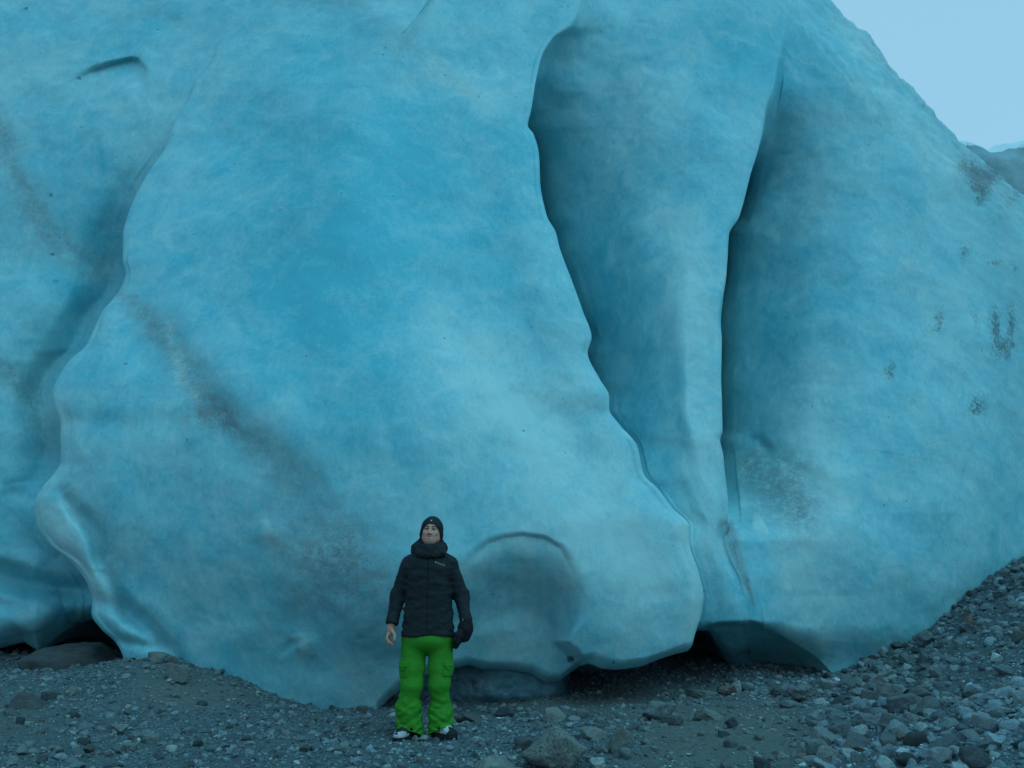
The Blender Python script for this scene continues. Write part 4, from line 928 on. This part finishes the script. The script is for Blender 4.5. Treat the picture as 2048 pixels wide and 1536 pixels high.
def build_man():
    S = body_parts(); hl = S['hl']
    xs = np.concatenate([np.arange(-.42, -.255, .0026), np.arange(-.255, -.07, .008), np.arange(-.07, .19, .0026), np.arange(.19, .48, .008)])
    hx = S['hd'][0]
    xs = np.concatenate([np.arange(-.42, -.22, .0026), np.arange(-.22, hx - .10, .008), np.arange(hx - .10, hx + .10, .0026), np.arange(hx + .10, .48, .008)])
    zh = q(780, 1250)[2]; zl = q(780, 1300)[2]; zt = S['hd'][2]
    zs = np.concatenate([np.arange(-.02, zl, .009), np.arange(zl, zh, .0026), np.arange(zh, zt - .14, .009), np.arange(zt - .14, zt + .15, .0026)])
    v, f = snet(S['body'], (-.42, -.22, 0), (.48, .22, 0), .004, zs, xs)
    h = hl(v); x, y, z = np.abs(h[:, 0]), h[:, 1], h[:, 2]; hx_ = h[:, 0]
    face = (np.linalg.norm(h, axis=1) < .17)
    col = np.tile(np.array([[.55, .265, .185]]), (len(v), 1))
    def paint(m, c, a=1.0): 
        m = np.clip(m, 0, 1)[:, None] * face[:, None] * a; col[:] = col * (1 - m) + np.array([c]) * m
    fr = (y < -.03)
    paint(fr * np.exp(-((x - .033) / .022) ** 4 - ((z - .012) / .014) ** 2), (.26, .11, .08), .6)          # shade of the eye hollows, painted into the skin colour
    zz = z - np.minimum(7.5 * x ** 2, .02)
    paint(fr * (((x - .031) / .0125) ** 2 + ((z - .0100) / .0046) ** 2 < 1), (.30, .25, .23), 1)
    paint(fr * (((x - .031) / .0064) ** 2 + ((z - .0105) / .0052) ** 2 < 1), (.02, .012, .010), 1)
    bz = .0315 + .004 * np.sin((x - .012) / .045 * np.pi) - .10 * np.clip(x - .043, 0, 1)
    paint(fr * np.exp(-((z - bz) / .0062) ** 4) * (x > .011) * (x < .053), (.018, .012, .010), 1)
    paint(fr * np.exp(-((z - (.0165 - 12 * (x - .031) ** 2)) / .0028) ** 4) * (x > .015) * (x < .047), (.02, .012, .01), 1)
    paint(fr * (x < .039) * (zz < -.0530) * (zz > -.068) * (y > -.090), (.03, .012, .012), 1)  # dark of the open mouth, with the lip's shadow above the teeth painted in
    paint(fr * (x < .028) * (np.abs(zz + .0605) < .0048) * (y > -.0935), (.60, .57, .55), 1)
    lz = np.exp(-((zz + .0700) / .0045) ** 4) + np.exp(-((zz + .0510) / .0030) ** 4); paint(fr * (x < .030) * lz * (y < -.084), (.36, .16, .13), .6)
    paint(fr * (x < .011) * (x > .004) * (np.abs(z + .036) < .003), (.10, .04, .03), .7)
    paint(fr * np.exp(-((z + .082) / .022) ** 4) * .2, (.22, .13, .10), 1)                           # faint stubble
    paint((y > -.035) * (z > -.01) * (x > .068) * (z > .005), (.02, .015, .012), .9)                                # short hair at the temples
    man = ob('person', mesh_np('person', v, f, M_SKIN, True, {'paint': col}), None, tuple(PB), category='person',
             label='smiling man standing on the gravel in black hooded jacket, green trousers and black beanie')
    # ---- beanie
    def hat(p):
        h = hl(p); d = ell(h, (0, .022, .034), (.097, .114, .1095)); d = smin(d, cone(h, (-.070, .01, -.03), (.070, .01, -.03), .026, .026), .05)
        zc = .060 - 14 * np.clip(np.abs(h[..., 0]) - .012, 0, 1) ** 2      # brim: high on the brow, down over the ears
        zc = np.where(h[..., 1] > -.02, np.minimum(zc, -.045), zc)
        zc = np.where(h[..., 1] > -.05, np.minimum(zc, .060 - (h[..., 1] + .05) * 2.6), zc); zc = np.maximum(zc, -.045)
        d = smax(d, (zc - h[..., 2]) * .6, .006)
        d = smin(d, ell(h, (0, .03, .120), (.035, .04, .018)), .03)
        inner = ell(h, (0, .018, .035), (.079, .099, .101)); return smax(d, -inner, .003) + .0012 * fbm(h * 30, 2)
    c = S['hd']; v, f = snet(hat, c + (-.14, -.16, -.12), c + (.14, .18, .19), .0035)
    cap = ob('beanie', mesh_np('beanie', v, f, M_HAT), man)
    # emblem: a small pale star patch on the brow of the cap
    st = []; n = 10
    for i in range(n):
        a = math.pi / 2 + i * math.pi / 5; r = .0105 if i % 2 == 0 else .0042; st.append((r * math.cos(a), r * math.sin(a)))
    # lay it on the cap surface
    def on(surf, o, d, step=.0006):
        o = np.array(o, float); d = np.array(d, float)
        for _ in range(900):
            if surf(o[None])[0] < 0.0008: break
            o = o + d * step
        return o
    Rh, hd = S['Rh'], S['hd']
    def htow(a): return Rh @ np.asarray(a) + hd
    vs = []; ctr = on(hat, htow((0, -.16, .088)), Rh @ np.array([0, 1, 0])); vs.append(ctr + Rh @ np.array([0, -.003, 0]))
    for a, b in st: vs.append(on(hat, htow((a, -.16, .088 + b)), Rh @ np.array([0, 1, 0])) + Rh @ np.array([0, -.0015, 0]))
    em = mesh_np('emblem', np.array(vs), np.array([(0, 1 + (i + 1) % n, 1 + i) for i in range(n)][::1]), M_TRIM, False); ob('emblem', em, cap)
    # ---- jacket
    zk = [q(857, yy)[2] for yy in (1285, 1272, 1240, 1200, 1160, 1135, 1120, 1110, 1100, 1090)]
    hw = np.array([54, 52.5, 49.5, 46.5, 46, 46, 38, 28, 20, 16]) / 236.; dp = np.array([.145, .142, .135, .132, .135, .135, .125, .11, .09, .07])
    order = np.argsort(zk); zk = np.array(zk)[order]; hw = hw[order]; dp = dp[order]
    cxk = [q(cx, yy)[0] for cx, yy in ((856, 1285), (856.5, 1200), (858, 1120), (860, 1090))][::-1]; czk = [q(857, yy)[2] for yy in (1285, 1200, 1120, 1090)][::-1]
    czs, cxs = np.array(czk), np.array(cxk); oo = np.argsort(czs); czs, cxs = czs[oo], cxs[oo]
    hem = q(857, 1272)[2]
    def torso(p):
        z = p[..., 2]; a = np.interp(z, zk, hw); b = np.interp(z, zk, dp); x = p[..., 0] - np.interp(z, czs, cxs); y = p[..., 1] - .02
        k = (np.abs(x / a) ** 2.4 + np.abs(y / b) ** 2.4) ** (1 / 2.4); return (k - 1) * np.minimum(a, b) * .85
    def arm(p, a, b, c, cuff):
        d = cone(p, a, b, .078, .064); d = smin(d, cone(p, b, c, .064, .047), .03); ax = c - b; ax = ax / np.linalg.norm(ax)
        d = smin(d, cone(p, c - ax * .035, c - ax * .012, .050, .049), .012)
        return smax(d, (p - c) @ ax - cuff, .008)
    def jacket(p):
        n = fbm(p * np.array([9, 9, 16]) + 4, 3); n2 = fbm(p * np.array([14, 12, 20]) + 9, 2)
        t = torso(p); t = smax(t, hem - p[..., 2] + .008 * np.sin(p[..., 0] * 14 + 1), .01); t = smax(t, p[..., 2] - q(857, 1096)[2], .02)
        t = smin(t, cone(p, q(838, 1112, .02), S['sh_r'], .055, .074), .04); t = smin(t, cone(p, q(880, 1112, .02), S['sh_l'], .055, .074), .04)
        a = arm(p, S['sh_r'], S['el_r'], S['wr_r'], .008); b = arm(p, S['sh_l'], S['el_l'], S['wr_l'], .012)
        d = smin(smin(t, a, .018), b, .018)
        lw = np.exp(-((p[..., 2] - .98) / .16) ** 2) * (np.abs(p[..., 0]) > .17)
        d = d + .006 * n + .0020 * n2 * (1 + 2 * lw)
        zx = p[..., 0] - zipx(p[..., 2]); d = d + .006 * np.exp(-(zx / .006) ** 2) * (p[..., 1] < 0)
        return d
    def zipx(z): return np.interp(z, [q(855, 1270)[2], q(858, 1105)[2]], [q(855, 1270)[0], q(858, 1105)[0]])
    v, f = snet(jacket, (-.45, -.20, .75), (.48, .22, 1.62), .0065)
    jk = ob('jacket', mesh_np('jacket', v, f, M_JACKET), man)
    def hood(p):
        ctr = q(860, 1104, .0); 
        zz = p[..., 2] - ctr[2]; rx = .110 - .35 * np.clip(zz, 0, .2); ry = .117 - .15 * np.clip(zz, 0, .2)
        x, y = p[..., 0] - ctr[0], p[..., 1] - .015
        ring = np.abs((np.hypot(x / rx, y / ry) - 1)) * np.minimum(rx, ry) - .026
        topz = .060 + .45 * np.clip(y + .02, 0, .09)
        ring = smax(ring, zz - topz, .03); ring = smax(ring, -.055 - zz, .04)
        d = smin(ring, cone(p, q(860, 1112, .01), q(862, 1093, -.01), .085, .078), .02)
        d = smin(d, cone(p, q(836, 1096, .0), q(844, 1079, .04), .045, .022), .04)
        d = smin(d, cone(p, q(832, 1102, .0), q(828, 1092, .03), .035, .026), .03)
        d = smin(d, cone(p, q(882, 1098, .02), q(884, 1090, .05), .040, .028), .03); d = smin(d, cone(p, q(882, 1082, .05), q(884.5, 1081, .06), .012, .012), .02)
        d = smin(d, cone(p, q(838, 1098, .10), q(882, 1098, .10), .055, .05), .05)
        d = smin(d, cone(p, q(838, 1105, -.075), q(884, 1106, -.075), .030, .028), .03)
        n = fbm(p * 14 + 2, 3); d = d + .010 * n
        return smax(d, -S['head'](p) - .0, .004)
    v, f = snet(hood, q(857, 1104) + (-.22, -.20, -.10), q(857, 1104) + (.22, .24, .20), .005)
    ob('hood', mesh_np('hood', v, f, M_JACKET), jk)
    # zip pull
    def tube(pts, r, n=6):
        vs, fs = [], []
        pts = [np.array(a, float) for a in pts]
        for i, a in enumerate(pts):
            d = pts[min(i + 1, len(pts) - 1)] - pts[max(i - 1, 0)]; d /= np.linalg.norm(d); u_ = np.cross(d, [0.3, 1, .2]); u_ /= np.linalg.norm(u_); w_ = np.cross(d, u_)
            for k in range(n): vs.append(a + r * (u_ * math.cos(6.283 * k / n) + w_ * math.sin(6.283 * k / n)))
        for i in range(len(pts) - 1):
            for k in range(n): fs.append((i * n + k, i * n + (k + 1) % n, (i + 1) * n + (k + 1) % n, (i + 1) * n + k))
        return np.array(vs), np.array(fs)
    F1 = np.array([0, 1, 0.])
    def onj(px, py, off=.001):
        o = q(px, py); o[1] = -.3
        while jacket(o[None])[0] > 0 and o[1] < .2: o[1] += .001
        return o + (0, -off, 0)
    a1, a2, a3 = onj(858.6, 1110, .010), onj(857, 1116.5, .010), onj(860, 1116.5, .010)
    v1, f1_ = tube([a2, a1 + (0, 0, .0), a3], .0024); ob('zip_pull', mesh_np('zip_pull', v1, f1_, M_TRIM), jk)
    zp = [onj(858.5 - .25 * i, 1117 + 12.5 * i, .0) for i in range(13)]; v1, f1_ = tube(zp, .0035); ob('zipper', mesh_np('zipper', v1, f1_, M_GLOVE), jk)
    v1, f1_ = tube([onj(926.3, 1236, .003), onj(927.6, 1239, .004), onj(926.2, 1241, .003), onj(927.5, 1243, .003)], .0018); ob('sleeve_mark', mesh_np('sleeve_mark', v1, f1_, M_TRIM), jk)
    # chest logo
    cu = bpy.data.curves.new('logo', 'FONT'); cu.body = 'Columbia'; cu.size = .026; cu.extrude = .0006; cu.space_character = .95
    to = bpy.data.objects.new('logo_tmp', cu); COL.objects.link(to); dg = bpy.context.evaluated_depsgraph_get(); dg.update()
    me = bpy.data.meshes.new_from_object(to.evaluated_get(dg)); COL.objects.unlink(to); bpy.data.objects.remove(to)
    co = np.array([tuple(x.co) for x in me.vertices]); wd = co[:, 0].max(); sc_l = .072 / wd
    p0 = q(874, 1125.5); dirx = q(891, 1131) - p0; dirx = dirx / np.linalg.norm(dirx); dirx[1] = 0; dirz = np.array([-dirx[2], 0, dirx[0]])
    ya = onj(874, 1125, 0)[1]; yb = onj(882, 1128, 0)[1]; yc_ = onj(891, 1131, 0)[1]
    out = []
    for c_ in co:
        t = c_[0] * sc_l; pp = p0 + dirx * (t + .008) + dirz * (c_[1] * sc_l - .006); yy = np.interp(t, [0, .036, .072], [ya, yb, yc_]); out.append((pp[0], yy - .006 - c_[2], pp[2]))
    for i, x_ in enumerate(me.vertices): x_.co = out[i]
    me.materials.clear(); me.materials.append(M_TRIM); me.name = 'logo'; ob('logo', me, jk)
    dm = []; cc = p0 + dirx * (-.003) + dirz * .002
    for dx, dz in ((-.007, 0), (0, -.007), (.007, 0), (0, .007)): r_ = cc + dirx * dx + dirz * dz; dm.append((r_[0], ya - .007, r_[2]))
    ob('logo_mark', mesh_np('logo_mark', np.array(dm), np.array([(0, 1, 2, 3)]), M_TRIM, False), jk)
    # ---- glove on the man's left hand, curled
    def glove(p):
        d = cone(p, q(933, 1240, -.03), q(931, 1256, -.03), .050, .054); d = smin(d, cone(p, q(931, 1256, -.03), q(927, 1272, -.03), .056, .052, 1.15), .03)
        d = smin(d, cone(p, q(938, 1262, -.02), q(934, 1276, -.02), .030, .026), .02)
        for i, (dy, r_) in enumerate(((-.075, .021), (-.048, .022), (-.018, .021), (.010, .018))):
            a, b, c = q(921 + i * .5, 1272, dy), q(916 - i * .3, 1284 + i, dy), q(910 + i * .7, 1292 + i * .8, dy * .8)
            fg = smin(cone(p, a, b, r_ + .003, r_ + .001), cone(p, b, c, r_ + .001, r_ - .003), .006); d = smin(d, fg, .010)
        th = smin(cone(p, q(922, 1262, -.06), q(913, 1270, -.085), .024, .022), cone(p, q(913, 1270, -.085), q(909, 1279, -.085), .021, .018), .006); d = smin(d, th, .012)
        d = smin(d, cone(p, q(909, 1270, -.03), q(910, 1290, -.03), .012, .014), .02)
        return d + .005 * fbm(p * 22, 3)
    v, f = snet(glove, q(925, 1270) + (-.13, -.18, -.15), q(925, 1270) + (.12, .12, .16), .0042); ob('glove', mesh_np('glove', v, f, M_GLOVE), man)
    # ---- trousers
    def leg(p, pts, rs, sy=1.12):
        d = 9
        for i in range(len(pts) - 1): d = smin(d, cone(p, pts[i], pts[i + 1], rs[i], rs[i + 1], sy), .03)
        return d
    LR = [q(828.5, 1278, .02), q(825, 1335, .01), q(823.5, 1370, -.01), q(819.5, 1395, .0), q(816.5, 1416, .0), q(819, 1440, .01), q(819.5, 1466, .0), q(820.5, 1490, .0)]
    RR = [.105, .101, .089, .082, .100, .101, .108, .115]
    LL = [q(882.5, 1278, .02), q(880.5, 1335, .01), q(878.5, 1370, -.01), q(880, 1395, .0), q(881, 1414, .02), q(881.5, 1430, .02), q(881.5, 1458, .01), q(882, 1485, .01)]
    RL = [.105, .098, .084, .070, .086, .100, .096, .100]
    hL = (q(819, 1467, 0), np.array([.24, .35, 1.0])); hR = (q(881, 1462, 0), np.array([-.34, .25, 1.0]))
    def pants(p):
        a = leg(p, LR, RR); b = leg(p, LL, RL)
        n = fbm(p * np.array([8, 8, 11]) + 3, 3); ph = p[..., 2] * 60
        low = np.exp(-((p[..., 2] - .17) / .15) ** 2)
        def folds(lf, s): return low * (.0045 * np.sin(p[..., 2] * 52 + s * p[..., 0] * 34 + n * 2.5) + .004 * np.sin(p[..., 2] * 95 - s * p[..., 0] * 46 + n * 3)) + (.004 * n) + .005 * np.exp(-((p[..., 2] - .40 - s * .6 * (p[..., 0] - s * .1)) / .02) ** 2)
        a = a + folds(a, 1); b = b + folds(b, -1)
        nl = hL[1] / np.linalg.norm(hL[1]); nr = hR[1] / np.linalg.norm(hR[1])
        a = smax(a, -((p - hL[0]) @ nl), .006); b = smax(b, -((p - hR[0]) @ nr), .006)
        ia = leg(p, LR[-3:], [r - .010 for r in RR[-3:]]); ib = leg(p, LL[-3:], [r - .010 for r in RL[-3:]])
        c = smin(a, b, .02); pel = ell(p, q(857, 1279, .02), (.190, .140, .108)); c = smin(c, pel, .035); c = smin(c, cone(p, q(842, 1282, .01), q(868, 1282, .01), .088, .088, 1.0), .05)
        c = smax(c, p[..., 2] - q(857, 1262)[2], .01)
        # hollow cuffs, so the hems are cloth edges over the shoes
        lim = p[..., 2] - .10; return smax(c, -np.maximum(np.minimum(ia, ib), lim), .004)
    v, f = snet(pants, (-.36, -.22, -.02), (.30, .22, .90), .0062)
    tr = ob('trousers', mesh_np('trousers', v, f, M_PANTS), man)
    def onp(px, py, off=.0):
        o = q(px, py); o[1] = -.3
        while pants(o[None])[0] > 0 and o[1] < .2: o[1] += .001
        return o + (0, -off, 0)
    def pocket(cx, cy, s):
        # a cargo pocket: raised patch with flap, hugging the side of the thigh
        ctr = q(cx, cy, -.0); 
        def pk(p):
            d = pants(p) - .006; bx = np.abs(p - ctr) - np.array([.036, .2, .055]); bd = np.linalg.norm(np.maximum(bx, 0), axis=-1) + np.minimum(bx.max(-1), 0)
            d = smax(d, bd - .006, .006); d = smax(d, -(pants(p) + .004), .003)
            fl = pants(p) - .010; bx = np.abs(p - ctr - (0, 0, .040)) - np.array([.037, .2, .018]); bd = np.linalg.norm(np.maximum(bx, 0), axis=-1) + np.minimum(bx.max(-1), 0); fl = smax(fl, bd - .004, .003); fl = smax(fl, -(pants(p) + .002), .003)
            return np.minimum(d, fl)
        v, f = snet(pk, ctr + (-.06, -.17, -.08), ctr + (.06, .13, .085), .005); ob('pocket', mesh_np('pocket', v, f, M_PANTS), tr)
    pocket(808, 1338, -1); pocket(898, 1336, 1)
    for s, pts in ((0, [(802, 1341), (806, 1341), (811, 1338.5), (813.5, 1335.5), (813.5, 1329)]), (1, [(891, 1325), (891.5, 1331), (894, 1335), (898, 1338), (901, 1339)])):
        v1, f1_ = tube([onp(a, b, .0125) for a, b in pts], .0018, 5); ob('seam', mesh_np('seam', v1, f1_, M_SEAM), tr)
    # ---- shoes
    def shoe(heel, toe, flip):
        ax = toe - heel; ax[2] = 0; L_ = np.linalg.norm(ax); ax /= L_; sx = np.array([-ax[1], ax[0], 0]); zf = heel[2]
        M3 = np.stack([ax, sx, np.array([0, 0, 1.])])
        def loc(p): return (p - np.array([heel[0], heel[1], zf])) @ M3.T
        def up(p):
            l = loc(p); d = cone(l, (0, 0, .060), (.10, 0, .055), .042, .044); d = smin(d, cone(l, (.10, 0, .050), (L_ - .02, 0, .032), .044, .036), .03)
            d = smin(d, ell(l, (L_ - .03, 0, .028), (.052, .047, .036)), .02); d = smin(d, cone(l, (.0, 0, .06), (.01, 0, .12), .040, .040), .03)
            d = smin(d, cone(l, (.06, 0, .098), (.11, 0, .082), .012, .010), .012)
            return smax(d, .012 - l[..., 2], .005) + .0012 * fbm(p * 50, 2)
        def sole(p):
            l = loc(p); d2 = cone(l * np.array([1, 1, 0]), (0, 0, 0), (L_ - .025, 0, 0), .045, .049); 
            d = smax(d2, np.abs(l[..., 2] - .008) - .015, .006); return d + .002 * np.sign(np.sin(l[..., 0] * 300)) * (l[..., 2] < .0)
        lo = np.minimum(heel, toe) - (.08, .08, .03); hi = np.maximum(heel, toe) + (.08, .08, .18)
        v, f = snet(up, lo, hi, .0042); l = loc(v[f].mean(1))
        pat = fbm(l * np.array([26, 26, 26]) + flip * 7, 2)
        wh = ((l[:, 0] > L_ * .42) & (l[:, 0] < L_ - .035 - .02 * pat) & (l[:, 2] > .030 + .015 * pat) & (np.abs(fbm(l * 40, 2)) > .08)) | ((l[:, 0] > .02) & (l[:, 0] < .10) & (l[:, 2] < .05 + .01 * pat) & (l[:, 2] > .03))
        if flip: wh = ((l[:, 0] > L_ * .66 + .03 * pat) & (l[:, 2] > .024 + .014 * pat) & (l[:, 2] < .062 + .02 * pat) & (l[:, 0] < L_ + .012)) | ((l[:, 0] > .10) & (l[:, 2] < .045))
        sh = ob('shoe', mesh_np('shoe', v, f, [M_SHOEB, M_SHOEW], True, None, wh.astype(int)), man)
        v, f = snet(sole, lo, hi, .004); ob('sole', mesh_np('sole', v, f, M_SHOEB), sh)
        return loc, M3, up, heel, L_
    g = lambda x, y: float(ground(PB[0] + x, PB[1] + y)) - PB[2]
    h1 = q(826, 1470, .03); t1 = q(794, 1470, -.13); h2 = q(873, 1470, .03); t2 = q(908, 1470, -.08)
    for h_, t_ in ((h1, t1), (h2, t2)): h_[2] = t_[2] = max(g(h_[0], h_[1]), g(t_[0], t_[1])) + .004
    h2[2] += .012; t2[2] += .012
    shoe(h1, t1, 1); shoe(h2, t2, 0)
    # lace tab on the left shoe tongue
    c = q(890, 1451, -.06); v, f = stone(np.random.default_rng(2), 2, 'block'); ob('lace_tab', mesh_np('lace_tab', v * np.array([.013, .006, .013]) + c, f, M_SHOEW), man)
    return man
MAN = build_man()
print('man', time.time() - T0)
